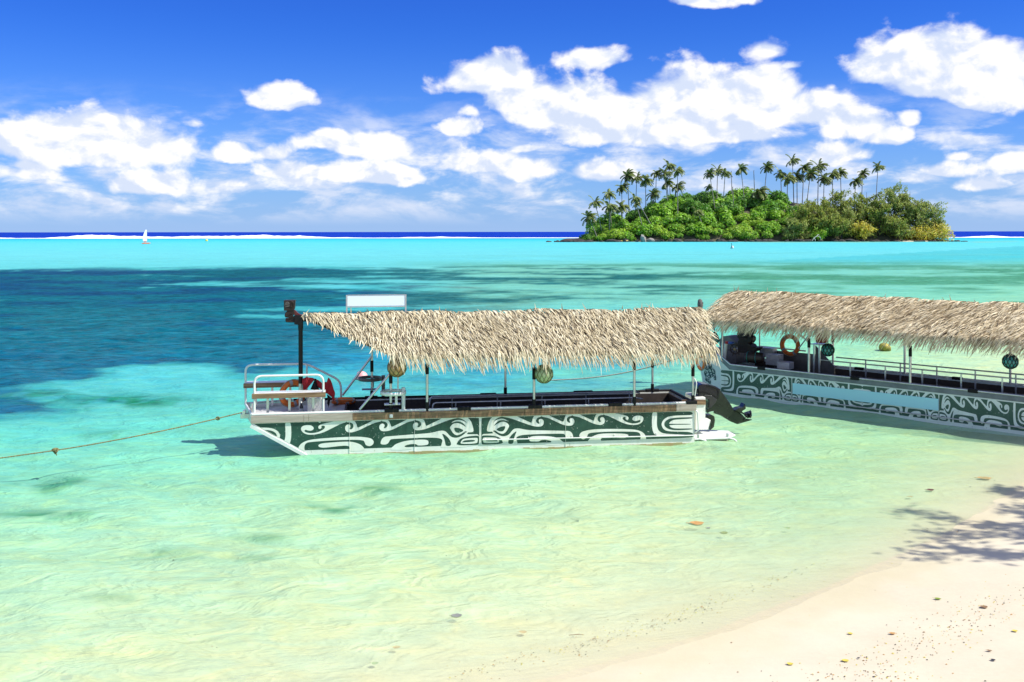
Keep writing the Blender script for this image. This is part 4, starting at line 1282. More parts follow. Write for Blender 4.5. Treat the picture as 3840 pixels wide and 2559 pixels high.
# mooring rope from the bow to the left
knot = at(205, 1693, 18.6)
pts = []
A = w1(-5.02, -.16, .84)
G = at(-220, 1715, 17.6)
for k in range(40):
    q = k / 39
    p_ = A.lerp(G, q)
    p_.z = A.z + (knot.z - .02 - A.z) * (1 - (1 - min(q / .72, 1)) ** 1.7) if q < .72 else knot.z - .02 - .05 * (q - .72)
    pts.append(p_)
rope = empty('mooring_rope', A, 0, 'olive mooring rope running from the near bow to the left', 'rope')
m2 = MB()
for ph in (0, math.pi):                       # two twisted strands
    m2.tube([Vector(p_) - A + Vector((0, .007 * math.cos(i * 2.3 + ph), .007 * math.sin(i * 2.3 + ph))) for i, p_ in enumerate([pts[j // 4].lerp(pts[min(j // 4 + 1, 39)], (j % 4) / 4) for j in range(157)])], .009, 6)
m2.build('rope_line', ROPE, rope)
kp = min(pts, key=lambda p_: abs(1920 + FPX * p_.x / p_.y - 205)) - A
m2 = MB()
for k in range(3):
    m2.tube([(kp.x + .05 * math.cos(t_) * (1 - .2 * k), kp.y + .03 * math.sin(t_ * 2), kp.z + .035 * math.sin(t_) - .012 * k) for t_ in np.linspace(0, 6.28, 14, endpoint=False)], .016, 6, closed=True)
m2.tube([kp, kp + Vector((.03, 0, -.10))], [.016, .008], 6)
m2.build('knot', ROPE, rope)
kb = pts[4] - A
MB().tube([(kb.x + .035 * math.cos(t_), kb.y, kb.z + .03 * math.sin(t_)) for t_ in np.linspace(0, 6.28, 12, endpoint=False)], .014, 6, closed=True).build('splice', ROPE, rope)
# ------------------------------------------------------------------ right-hand boat
T2 = R(-44.4)
C2 = (6.63, 29.08)
bp2, w2 = frame(C2, T2)
H2, Z2, L2 = .90, .88, 10.8
boat2 = empty('tour_boat', (C2[0], C2[1], 0), T2, 'grey tour boat on the right with faded ornament, blue name panel and gabled thatched roof', 'boat')
def x2(px, row=1450, y=-H2): return bp2(px, row, y)[0]
ztop = bp2(2700, 1337, -H2)[1]
xr_ = x2(2740, 1370)
mb = MB()
for ya, yb in ((-H2, -H2 + .04), (H2 - .04, H2)):
    mb.prism([(0, ztop), (xr_, Z2), (L2, Z2), (L2, -.35), (0, -.35)], ya, yb)
# tapering bow facets
bow_t, bow_b = (-1.12, -.42), (-.92, -.42)
for sg in (-1, 1):
    A, B = (0, sg * H2, ztop), (bow_t[0], sg * .42, ztop + .03)
    Cc, D = (bow_b[0] + .12, sg * .42, -.35), (0, sg * H2, -.35)
    th = .04 * -sg
    q = [A, B, Cc, D] + [(p_[0] + .01, p_[1] + th, p_[2]) for p_ in (A, B, Cc, D)]
    f = [(0, 1, 2, 3), (7, 6, 5, 4), (0, 4, 5, 1), (1, 5, 6, 2), (2, 6, 7, 3)]
    mb.add(q, f if sg > 0 else [x_[::-1] for x_ in f])
mb.add([(bow_t[0], -.42, ztop + .03), (bow_t[0], .42, ztop + .03), (bow_b[0] + .12, .42, -.35), (bow_b[0] + .12, -.42, -.35)], [(0, 1, 2, 3)])
mb.box((L2, 0, .26), (.05, 2 * H2 - .08, 1.2))
mb.box((L2 / 2, 0, -.3), (L2, 2 * H2 - .08, .06))
mb.build('hull', HULLA, boat2)
mb = MB()
mb.prism([(0, .2), (0, .74), (xr_, .74), (L2 - .1, .74), (L2 - .1, .1), (0, .1)], -H2 + .05, -H2 + .07)
mb.box((L2 / 2, H2 - .06, .42), (L2 - .2, .02, .82))
mb.box((L2 / 2, 0, .06), (L2 - .2, 2 * H2 - .12, .03))
mb.build('inner_lining', INNER, boat2)
band = mat('dull_gunwale_band', (.20, .235, .26), .5, .3, var=.35, vscale=3, bump=.1)
MB().prism([(.02, ztop - .14), (.02, ztop - .005), (xr_, Z2 - .005), (L2, Z2 - .005), (L2, Z2 - .125), (xr_ - .04, Z2 - .125)], -H2 - .012, -H2 - .001).build('gunwale_band', band, boat2)
for sg in (-1, 1):
    MB().tube(round_path([(bow_t[0], sg * .42, ztop + .05), (0, sg * H2, ztop + .015), (xr_, sg * H2, Z2 + .015), (L2, sg * H2, Z2 + .015)], .06, 3), .028, 10).build('gunwale_pipe', ALU, boat2)
MB().tube([(bow_t[0], -.42, ztop + .05), (bow_t[0], .42, ztop + .05)], .028, 10).build('bow_pipe', ALU, boat2)
for a, b in ((2841, 2870), (3189, 3223), (3629, 3668)):
    xa, xb = x2(a, 1385), x2(b, 1390)
    MB().box(((xa + xb) / 2, -H2 + .005, Z2 + .012), (xb - xa, .085, .09)).build('rubber_pad', RUBBER, boat2, .015)
for a, b in ((3205, 3240), (3570, 3610)):
    xa, xb = bp2(a, 1350, H2)[0], bp2(b, 1355, H2)[0]
    MB().box(((xa + xb) / 2, H2 - .005, Z2 + .012), (xb - xa, .085, .08)).build('rubber_pad', RUBBER, boat2, .015)
zt2, zb2 = .715, .085
xo = [x2(p_, r_) for p_, r_ in ((2703, 1410), (2969, 1450), (3233, 1490), (3520, 1520), (3872, 1560))]
ornament(boat2, [(xo[1], xo[0]), (xo[1], xo[2]), (xo[3], xo[2]), (xo[3], xo[4])], zb2, zt2, -H2, GREEN2, PATA)
MB().prism([bp2(*p_, -H2) for p_ in ((2973.5, 1438), (3520, 1498), (3520, 1541.5), (2973.5, 1478))], -H2 - .03, -H2 - .014).build('blank_name_panel', STRIPM, boat2)
MB().tube([(x2(2775, 1471), -H2 - .03, bp2(2775, 1471, -H2)[1]), (x2(3840, 1606), -H2 - .03, bp2(3840, 1606, -H2)[1])], .016, 8).build('spray_rail', ALU, boat2)
# scrollwork turtle on the bow facet, as raised painted strokes
def facet(a, z):
    """a: 0 at the hull corner, 1 at the bow"""
    return (-a * 1.02 - .02, -H2 + a * .47 - .012, z)
tur = MB()
def curl(ca, cz, r0, turns, ph, sgn=1, n=14, sq=1.0):
    pts = []
    for k in range(n):
        q = k / (n - 1)
        ang = ph + sgn * q * turns * 2 * math.pi
        rr = r0 * (1 - .8 * q)
        pts.append(facet(ca + rr * math.cos(ang) * 1.15, cz + rr * math.sin(ang) * sq))
    tur.tube(pts, [.004 + .008 * math.sin(math.pi * k / (n - 1)) for k in range(n)], 5)
rt = random.Random(8)
for sgn in (-1, 1):
    for (ca, cz, r0, tn, ph) in ((.55, .86, .10, 1.2, .5), (.60, .70, .12, 1.0, 2.2), (.47, .62, .13, 1.1, 1.0), (.62, .52, .12, 1.0, 3.2), (.50, .44, .12, .9, .2), (.60, .34, .09, 1.1, 2.0), (.40, .74, .10, 1.0, 4.0), (.36, .50, .11, 1.0, 5.1), (.28, .60, .09, 1.0, 1.2), (.24, .42, .10, .8, .2), (.48, .28, .08, 1.2, .6)):
        curl(ca + .012 * sgn, cz + .012 * sgn, r0 * (1 if sgn > 0 else .62), tn, ph, 1)
for pa in ([(.62, 1.0), (.66, .85), (.60, .70), (.52, .60)], [(.44, .98), (.50, .85), (.46, .70)], [(.68, .72), (.70, .5), (.62, .3)], [(.34, .72), (.24, .62), (.16, .44)], [(.30, .52), (.22, .44), (.15, .40)], [(.52, .98), (.54, .9), (.52, .8)]):
    tur.tube([facet(*p_) for p_ in pa], [.004, .012] + [.012] * (len(pa) - 3) + [.003], 5)
tur.build('turtle_scrollwork', mat('dark_teal_scroll_paint', (.02, .085, .085), .5), boat2)
# roof posts
for pxx, y, sl_ in ((2708, -H2 + .02, None), (2821, .2, None), (3033, -H2 + .02, (1269, 1305)), (3413, -H2 + .02, (1299, 1339)), (3123, H2 - .03, (1250, 1285)), (3392, H2 - .03, (1270, 1280)), (3788, H2 - .03, (1330, 1345))):
    x = bp2(pxx, 1330, y)[0]
    zf = ztop if x < 0 else Z2
    po = MB().tube([(x, y, zf if abs(y) > .5 else .1), (x, y, 2.15)], .032, 10).build('roof_post', ALU, boat2)
    if sl_:
        sleeve(po, x, y, bp2(pxx, sl_[1], y)[1], bp2(pxx, sl_[0], y)[1], .042)
for sy in (-1, 1):
    MB().tube([(-.3, sy * (H2 - .02), 2.16), (L2 - .2, sy * (H2 - .02), 2.16)], .03, 8).build('eave_beam', BLACKP, boat2)
for k in range(10):
    x = .2 + k * 1.1
    MB().tube([(x, -H2, 2.16), (x, 0, 2.84), (x, H2, 2.16)], .022, 8).build('rafter', BLACKP, boat2)
MB().tube([(-.1, 0, 2.86), (L2, 0, 2.86)], .04, 8).build('ridge_beam', BLACKP, boat2)
thatch(boat2, (-.12, L2 + .3), (-.52, L2 + .5), 0, H2 + .32, 2.93, 2.13, -.62, 23, STRAW2, 1.15, .4, 150)
# inside: seat rails, benches, steps, far coaming
for (pa, ra, pb, rb, y) in ((3076, 1353, 3838, 1424, -.42), (3135, 1347, 3838, 1402, .42)):
    a, b = bp2(pa, ra, y), bp2(pb, rb, y)
    zz = (a[1] + b[1]) / 2
    MB().tube([(a[0], y, zz), (b[0] + 1.2, y, zz)], .018, 8).build('seat_rail', ALU, boat2)
    k = 0
    x = a[0] + .85
    while x < b[0] + 1.0:
        MB().box((x, y, (zz + .1) / 2), (.035, .02, zz - .1)).build('rail_stanchion', ALU, boat2)
        x += .95
for sy in (-1, 1):
    MB().box((6.6, sy * (H2 - .28), .50), (6.6, .38, .04)).build('bench', INNER, boat2, .008)
    MB().box((6.6, sy * (H2 - .12), .66), (6.6, .04, .05)).build('bench_rail', INNERA, boat2)
a, b = bp2(2920, 1305, H2 - .12), bp2(3045, 1310, H2 - .12)
MB().box(((a[0] + b[0]) / 2, H2 - .12, .72), (b[0] - a[0] + .3, .03, .95)).build('far_coaming', INNERA, boat2)
a = bp2(3058, 1300, H2 - .14)
b = bp2(3130, 1340, H2 - .14)
MB().prism([(a[0], .9), (a[0], a[1] + .02), (b[0], Z2 + .02), (b[0], .6), (a[0], .6)], H2 - .16, H2 - .12).build('coaming_wing', INNERA, boat2)
for (p0, r0, p1, r1_, y) in ((2848, 1304, 2898, 1330, .55), (2872, 1328, 2921, 1358, .25), (2914, 1357, 2960, 1372, -.05)):
    a, b = bp2(p0, r0, y), bp2(p1, r1_, y)
    MB().box(((a[0] + b[0]) / 2, y + .12, (a[1] + b[1]) / 2 - .06), (abs(b[0] - a[0]), .28, abs(a[1] - b[1]) + .12)).build('step', TREAD, boat2, .008)
# window-like rail on the far side
y = H2 - .05
a, b, c_ = bp2(2848, 1234, y), bp2(2848, 1300, y), bp2(3022, 1306, y)
d_ = bp2(2975, 1236, y)
MB().tube(round_path([(b[0], y, b[1]), (a[0], y, a[1]), (d_[0], y, d_[1]), (c_[0] + .15, y, c_[1] + .12)], .05, 3), .022, 8).build('cabin_rail', ALU, boat2)
MB().tube([(b[0], y, b[1]), (c_[0], y, b[1] - .02)], .022, 8).build('cabin_rail', ALU, boat2)
a, b = bp2(3030, 1262, .5), bp2(2995, 1308, .5)
MB().tube([(a[0], .5, a[1]), (b[0], .5, b[1])], .02, 8).build('brace', ALU, boat2)
# helm console with sloping top
y = .25
con = [bp2(*p_, y) for p_ in ((2700, 1275), (2712, 1262), (2733, 1261), (2765, 1285), (2765, 1365), (2700, 1365))]
MB().prism(con, y - .05, y + .5).build('helm_console', INNERA, boat2, .01)
MB().box((bp2(2790, 1330, -.1)[0], .0, .45), (1.15, .6, .62)).build('engine_box', INNER, boat2, .015)
a, b = bp2(2722, 1290, -.5), bp2(2716, 1346, -.5)
MB().tube([(a[0], -.5, a[1]), (b[0], -.5, b[1])], .05, 12).build('rod_holder', WPIPE, boat2)
MB().tube([(bp2(2724, 1284, -.5)[0], -.5, a[1] - .005), (bp2(2724, 1284, -.5)[0], -.5, a[1] + .075)], .047, 12).build('red_cap', mat('red_plastic', (.45, .01, .02), .4), boat2)
MB().box((bp2(2737, 1287, .0)[0], .0, bp2(2737, 1287, .0)[1]), (.24, .12, .06)).build('blue_cushion', mat('blue_plastic', (.03, .10, .40), .5), boat2, .015)
# ship's wheel
wh = empty('ship_wheel', w2(*(bp2(2755, 1311, .02)[0], .02, bp2(2755, 1311, .02)[1])), T2 + R(12), "brown spoked ship's wheel at the helm of the right-hand boat", 'wheel')
WHW = mat('dark_wheel_wood', (.07, .045, .02), .5, var=.3)
BRASS = mat('brass_hub', (.50, .40, .20), .35, .6)
MB().tube([(.135 * math.cos(t_), 0, .135 * math.sin(t_)) for t_ in np.linspace(0, 6.283, 28, endpoint=False)], .018, 8, closed=True).build('rim', WHW, wh)
for k in range(6):
    t_ = k * math.pi / 3 + .2
    MB().tube([(.02 * math.cos(t_), 0, .02 * math.sin(t_)), (.13 * math.cos(t_), 0, .13 * math.sin(t_)), (.17 * math.cos(t_), 0, .17 * math.sin(t_)), (.215 * math.cos(t_), 0, .215 * math.sin(t_))], [.012, .012, .016, .009], 6).build('spoke', WHW, wh)
MB().tube([(0, -.03, 0), (0, .03, 0)], .035, 12).build('hub', BRASS, wh)
MB().tube([(0, .03, 0), (0, .30, 0)], .02, 8).build('axle', ALU, wh)
# drum
dr = empty('drum', w2(bp2(2830, 1342, -.42)[0], -.42, bp2(2830, 1342, -.42)[1]), T2 + R(14), 'dark barrel drum with pale violet skin on the right-hand boat', 'drum')
qx = Matrix.Rotation(R(90), 3, 'Y')
MB().lathe([(.135, -.25), (.15, -.2), (.165, 0), (.15, .2), (.135, .25), (.001, .25)], (0, 0, 0), 22, qx).build('shell', mat('dark_drum_wood', (.03, .018, .014), .5, var=.3), dr)
MB().lathe([(.001, -.256), (.13, -.255), (.137, -.245)], (0, 0, 0), 22, qx).build('skin', mat('violet_drum_skin', (.17, .15, .24), .7, var=.2), dr)
for xo_ in (-.19, .05):
    MB().tube([(xo_, .163 * math.cos(t_), .163 * math.sin(t_)) for t_ in np.linspace(0, 6.283, 22, endpoint=False)], .008, 6, closed=True).build('hoop', mat('teal_cord', (.02, .22, .22), .8), dr)
MB().tube([(.02 * math.sin(k * 3), .10, .12 + .03 * math.cos(k * 2)) for k in range(6)], .014, 6).build('cord_knot', MATS['teal_cord'], dr)
# big carved figure behind the engine box
def fp(pts, y): return [bp2(2640 + a / 7.353, 1200 + b / 7.353, y) for a, b in pts]
y = .12
xo0, zo0 = bp2(2800, 1320, y)
fg = empty('carved_statue', w2(xo0, y, .75), T2, 'tall dark carved wooden figure standing under the right-hand roof', 'statue')
def sub(pts): return [(x - xo0, z - .75) for x, z in pts]
MB().prism(sub(fp([(985, 480), (1060, 500), (1180, 480), (1280, 500), (1300, 620), (1300, 900), (1020, 910), (1000, 780), (985, 680), (1000, 590), (1040, 520)], y)), -.16, .16).build('torso', CARVE, fg, .04)
MB().prism(sub(fp([(980, -60), (1400, -60), (1410, 230), (1370, 390), (1250, 470), (1100, 500), (985, 490), (975, 380), (990, 300), (975, 150)], y)), -.15, .15).build('head', CARVE, fg, .04)
MB().prism(sub(fp([(1290, 430), (1380, 430), (1425, 490), (1420, 560), (1370, 640), (1290, 620)], y)), -.20, .05).build('elbow', CARVE, fg, .03)
MB().prism(sub(fp([(1290, 640), (1380, 680), (1420, 740), (1500, 745), (1570, 760), (1560, 800), (1490, 860), (1400, 890), (1280, 910)], y)), -.20, .10).build('leg', CARVE, fg, .03)
# small grey carved post head at the far corner of the roof
xk, zk = bp2(2625, 1178, .1)
gk = empty('carved_post_head', w2(xk, .1, zk), T2 + R(60), 'small grey carved head rising above the left end of the right roof', 'carving')
MB().lathe([(.001, -.9), (.04, -.9), (.04, -.35), (.06, -.12), (.045, -.02), (.05, .05), (.075, .11), (.08, .30), (.065, .42), (.001, .46)], (0, 0, 0), 10).build('head', GREYCARVE, gk)
MB().box((.07, 0, .26), (.05, .04, .10)).build('nose', GREYCARVE, gk, .012)
MB().box((.068, 0, .15), (.04, .08, .03)).build('mouth', GREYCARVE, gk, .01)
for s_ in (-1, 1):
    MB().lathe([(.001, .02), (.02, .015), (.024, 0)], (.068, s_ * .035, .33), 10, Matrix.Rotation(R(90), 3, 'Y')).build('eye', CARVE, gk)
# hanging floats, rings, bucket, stool
x, z = bp2(2679, 1275, -H2 - .1)
net_float('netted_float', w2(x, -H2 - .1, z), .135, GLASST, NETM, 'teal float in a pear-shaped dark net at the left end of the right boat', 'netted floats under the roofs', cord=.35, cordr=.008, teardrop=True, rows_=6, cols=10)
x, z = bp2(3104, 1314, -.5)
net_float('netted_float', w2(x, -.5, z), .165, GLASST, NETM, 'dark netted teal float hanging near the middle of the right boat', 'netted floats under the roofs', cord=.45, cordr=.009, cols=11)
x, z = bp2(3788, 1358, -H2 - .1)
net_float('netted_float', w2(x, -H2 - .1, z), .165, GLASST, NETM, 'large dark netted teal float hanging at the right picture edge', 'netted floats under the roofs', cord=.45, cordr=.009, cols=12)
x, z = bp2(2965, 1283, H2 - .1)
lr = life_ring(w2(x, H2 - .14, z - .1), (0, 0, T2), .25, 'orange life ring hanging on the far cabin rail of the right boat')
MB().tube([(-.2, -.07, .1), (0, -.07, .42), (.2, -.07, .08)], .01, 6).build('lanyard', ROPEP, lr)
fa = facet(.55, 0)
x, z = bp2(2637, 1356, -.66)
lr = life_ring(w2(x, -.80, z - .02), (R(4), 0, T2 - R(24)), .19, 'faded orange life ring hung on the bow of the right boat behind the near motor')
bk = empty('bucket', w2(bp2(3080, 1288, .5)[0], .5, bp2(3080, 1288, .5)[1]), T2, 'red bucket on a metal shelf under the right roof', 'bucket')
REDB = mat('red_bucket_plastic', (.46, .055, .03), .45, var=.2)
MB().lathe([(.001, .01), (.15, .01), (.185, .36), (.195, .37), (.195, .40), (.18, .40), (.145, .03), (.001, .03)], (0, 0, 0), 24).build('pail', REDB, bk)
MB().lathe([(.19, .33), (.2, .335), (.2, .35), (.19, .355)], (0, 0, 0), 24).build('rim_band', REDB, bk)
xk, zk = bp2(3080, 1291, .5)
MB().box((xk, .5, zk - .015), (.48, .40, .025)).build('shelf', ALU, boat2)
for pxx in (3052, 3072):
    x = bp2(pxx, 1330, .40)[0]
    MB().box((x, .40, (zk + .1) / 2), (.045, .03, zk - .13)).build('shelf_leg', ALU, boat2)
st = empty('folding_stool', w2(bp2(3140, 1395, .05)[0], .05, .09), T2, 'folding stool with crossed metal legs inside the right boat', 'stool')
for yy in (-.14, .14):
    MB().tube([(-.28, yy, 0), (.16, yy, .50)], .012, 6).build('leg', ALU, st)
    MB().tube([(.24, yy, 0), (-.2, yy, .50)], .012, 6).build('leg', ALU, st)
MB().box((-.02, 0, .51), (.42, .32, .02)).build('seat', INNERA, st)
MB().box((.05, 0, .12), (.30, .20, .18)).build('canvas_bag', mat('brown_canvas', (.16, .09, .03), .9), st, .03)
# line from the bow of the right boat into the water
A = w2(-1.05, -.40, ztop + .02)
B = ground(2062, 1427, .02)
rp2 = empty('bow_line', A, 0, 'pale rope stretched behind the near boat to the right boat bow', 'rope')
MB().tube([(Vector(A).lerp(B, k / 20) - A) + Vector((0, 0, -.22 * math.sin(math.pi * k / 20))) for k in range(21)], .019, 7).build('rope_line', ROPEP, rp2)
MB().tube([(.04 * math.cos(t_), .04 * math.sin(t_), -.02) for t_ in np.linspace(0, 6.28, 12, endpoint=False)], .018, 6, closed=True).build('hitch', ROPEP, rp2)

# ------------------------------------------------------------------ buoys
def buoy(px, row, r, mt, label, squash=1.0, name='mooring_buoy', eye=True):
    g = ground(px, row, 0)
    e = empty(name, g, 0.7, label, 'buoy')
    prof = [(r * math.sin(math.pi * k / 16) + 1e-4, -r * squash * math.cos(math.pi * k / 16) + r * .55) for k in range(17)]
    MB().lathe(prof, (0, 0, 0), 24).build('float_ball', mt, e)
    MB().lathe([(r * .2, r * 1.42 * squash), (r * .2, r * 1.62 * squash), (.001, r * 1.64 * squash)], (0, 0, 0), 12).build('neck', mt, e)
    if eye:
        MB().tube([(.07 * math.cos(t_), 0, r * 1.6 * squash + .07 + .07 * math.sin(t_)) for t_ in np.linspace(0, 6.28, 14, endpoint=False)], .015, 6, closed=True).build('lifting_eye', RUBBER, e)
    return e
b_ = buoy(1364, 1424, .19, mat('pink_buoy_plastic', (.78, .30, .30), .45, col2=(.82, .45, .42), vscale=4), 'pink mooring buoy floating behind the near boat', eye=False)
b_.rotation_euler = (R(10), R(-38), 0)
b_ = buoy(3312, 1318, .24, mat('mossy_yellow_plastic', (.46, .36, .03), .6, col2=(.12, .12, .02), vscale=3), 'mossy yellow buoy floating behind the right boat', .82)
b_.rotation_euler = (R(-12), R(35), 0)
b_ = buoy(775, 904, .65, mat('yellow_marker', (.75, .62, .08), .5), 'tiny yellow marker buoy on the lagoon near the reef', eye=False)
mk = empty('marker_float', ground(2746, 934), 0, 'tiny white float with a leaning dark stick in front of the island', 'marker')
MB().lathe([(.001, -.1), (.32, 0), (.36, .3), (.2, .7), (.001, .85)], (.1, 0, 0), 12).build('float_body', WPIPE, mk)
MB().tube([(-.5, 0, -.2), (-.1, 0, .9), (-.25, 0, 1.5)], .07, 6).build('stick', RUBBER, mk)
# kayak by the island rocks
kk = empty('kayak', at(2338, 913, 452) * 1.0, R(8), 'small yellow kayak drawn up by the dark island rocks', 'kayak')
kk.location.z = .35
MB().tube([(-2.3 + 4.6 * k / 12, 0, .32 * (abs(k - 6) / 6) ** 2) for k in range(13)], [.02] + [.42 * math.sin(math.pi * k / 12) ** .6 for k in range(1, 12)] + [.02], 10).build('shell', mat('yellow_kayak', (.65, .42, .06), .4), kk)
MB().tube([(-.5 + .5 * math.cos(t_), .25 * math.sin(t_), .42) for t_ in np.linspace(0, 6.28, 14, endpoint=False)], .05, 6, closed=True).build('cockpit_rim', RUBBER, kk)
# sailing catamaran far out on the lagoon
sb_ = empty('sailboat', ground(548, 914), R(58), 'small sailing boat with white sail and orange hull far out left', 'sailboat')
sb_.scale = (.85, .85, .92)
SAIL = mat('white_sailcloth', (.84, .86, .88), .7, transl=.25)
OHULL = mat('orange_hull', (.60, .16, .06), .4)
for yy in (-.6, .6):
    MB().tube([(-2.0 + 4.2 * k / 8, yy, .22 + .18 * max(0, (k - 5) / 3)) for k in range(9)], [.12, .24, .28, .28, .28, .26, .22, .16, .04], 8).build('float_hull', OHULL, sb_)
MB().box((0, 0, .42), (1.9, 1.3, .08)).build('trampoline', RUBBER, sb_)
MB().tube([(.55, 0, .4), (.35, 0, 6.3)], .06, 6).build('mast', ALU, sb_)
MB().tube([(.5, 0, .9), (-1.7, .15, .95)], .05, 6).build('boom', ALU, sb_)
vs, fc = [], []
n = 12
for i in range(n + 1):
    q = i / n
    zz = .95 + 5.2 * q
    xl = .5 - .2 * q
    xr2 = -1.65 + (1.45) * q ** 1.8 - .35 * math.sin(math.pi * q)
    for j in range(5):
        s_ = j / 4
        vs.append((xl + (xr2 - xl) * s_, .28 * math.sin(math.pi * s_) * (1 - .5 * q) + .1 * s_, zz))
for i in range(n):
    for j in range(4):
        fc.append((i * 5 + j, i * 5 + j + 1, i * 5 + j + 6, i * 5 + j + 5))
o = MB().add(vs, fc, True).build('main_sail', SAIL, sb_)
o.modifiers.new('s', 'SOLIDIFY').thickness = .01
MB().tube([(-.9, -.3, .45), (-.85, -.3, .75), (-.75, -.25, 1.15)], [.16, .2, .13], 8).build('crew_bundle', OHULL, sb_)
# ================================================================== THE ISLAND
IY = 457.0
def il(cx, cy, y=IY):            # island survey: crop pixel -> point at distance y
    return at(2040 + cx / 1.4706, 540 + cy / 1.4706, y)
prof_px = [130, 215, 330, 420, 520, 620, 720, 850, 1000, 1100, 1200, 1300, 1400, 1500, 1650, 1800, 1950, 2060, 2150, 2230, 2290]
prof_top = [548, 535, 480, 440, 395, 360, 325, 300, 300, 292, 285, 285, 292, 300, 320, 340, 380, 430, 480, 525, 546]
PX_ = np.array([il(a, b).x for a, b in zip(prof_px, prof_top)])
PZ_ = np.array([il(a, b).z for a, b in zip(prof_px, prof_top)])
X0, X1 = PX_[0], PX_[-1]
def hill(x, y):
    h = np.interp(x, PX_, PZ_, left=-1, right=-1)
    q = (y - (IY + 1)) / 46.0
    s_ = np.sin(np.clip(q, 0, 1) * np.pi * .5) ** .85 * np.where(q > 1, np.cos(np.clip(q - 1, 0, 1) * np.pi * .5), 1)
    front = 1.2 * sstep(y, IY - 2, IY + 3)
    return np.where(h > -.9, front * sstep(x, X0, X0 + 6) * (1 - sstep(x, X1 - 6, X1)) + (h - 1.4) * s_, -1) - .25 + .5 * (fbm(x * .15, y * .15, 3) - .5)
xs_, ys_ = np.linspace(X0 - 6, X1 + 6, 150), np.linspace(IY - 5, IY + 96, 60)
gx, gy = np.meshgrid(xs_, ys_)
gz = hill(gx, gy)
gi = np.arange(gx.size).reshape(gx.shape)
SOIL = mat('island_soil', (.10, .085, .05), .95, 0, col2=(.05, .06, .025), vscale=.12)
io = link(bpy.data.objects.new('island', np_mesh('island', np.stack([gx, gy, gz], -1).reshape(-1, 3), np.stack([gi[:-1, :-1], gi[:-1, 1:], gi[1:, 1:], gi[1:, :-1]], -1).reshape(-1, 4), [SOIL], True)))
tag(io, 'low wooded island rising from the lagoon on the right', 'island', kind='structure')

# ---- foliage building blocks
def leaf_quads(P, N, size, rs, aspect=1.0, up=None):
    """one quad per point, facing roughly along N"""
    n = len(P)
    T = rs.normal(0, 1, (n, 3))
    if up is not None:
        T = T * .35 + np.asarray(up)
    T -= N * (T * N).sum(1, keepdims=True)
    T /= np.linalg.norm(T, axis=1, keepdims=True) + 1e-9
    B = np.cross(N, T)
    s_ = size[:, None] / 2
    a = T * s_ * aspect
    b = B * s_
    V = np.stack([P - a - b * .35, P - a * .1 - b, P + a + b * .2, P + a * .1 + b], 1)
    return V.reshape(-1, 3), np.arange(n * 4).reshape(n, 4)
def dome_mesh(name, rs, n, rx, rz, size, mt, lumps=9, upw=.5):
    """broad-leaved shrub: leaves over a lumpy dome with a few inside"""
    cen = rs.normal(0, 1, (lumps, 3))
    cen[:, 2] = np.abs(cen[:, 2])
    cen /= np.linalg.norm(cen, axis=1, keepdims=True)
    cen *= np.array([rx * .62, rx * .62, rz * .62])
    r_ = rs.uniform(.36, .55, lumps) * min(rx, rz)
    k = rs.randint(0, lumps, n)
    d = rs.normal(0, 1, (n, 3))
    d[:, 2] = d[:, 2] * .8 + .35
    d /= np.linalg.norm(d, axis=1, keepdims=True)
    P = cen[k] + d * (r_[k] * rs.uniform(.72, 1.08, n))[:, None]
    P[:, 2] = np.maximum(P[:, 2], -.25 * rz)
    N = d + rs.normal(0, .45, (n, 3)) + np.array([0, 0, upw])
    N /= np.linalg.norm(N, axis=1, keepdims=True)
    V, F = leaf_quads(P, N, rs.uniform(.6, 1.25, n) * size, rs)
    return np_mesh(name, V, F, [mt])
LEAFG = mat('bright_shrub_leaf', (.20, .45, .012), .5, 0, col2=(.30, .55, .02), vscale=.5, island=.45, obj_rand=0, transl=.42, spec=.35)
LEAFL = mat('lime_shrub_leaf', (.40, .60, .025), .5, 0, col2=(.30, .52, .02), vscale=.5, island=.4, transl=.42, spec=.35)
LEAFD = mat('deep_green_leaf', (.11, .31, .012), .5, 0, col2=(.16, .38, .016), vscale=.5, island=.45, transl=.42)
LEAFO = mat('olive_ironwood_needle', (.36, .41, .05), .7, 0, col2=(.26, .32, .045), vscale=.25, island=.4, transl=.42)
LEAFY = mat('yellow_green_leaf', (.78, .64, .05), .6, 0, col2=(.58, .54, .05), vscale=.3, island=.4, transl=.42)
LEAFB = mat('grey_olive_leaf', (.40, .45, .09), .7, 0, col2=(.30, .36, .07), vscale=.3, island=.4, transl=.42)
BARK = mat('grey_palm_bark', (.27, .24, .20), .9, 0, var=.35, vscale=2)
DBARK = mat('dark_ironwood_bark', (.06, .045, .035), .9, 0, var=.4, vscale=2)
FROND = mat('palm_frond', (.115, .185, .02), .5, 0, col2=(.20, .23, .035), vscale=.7, island=.5, transl=.25)
FRONDY = mat('dry_palm_frond', (.17, .13, .04), .6, 0, island=.4, transl=.2)

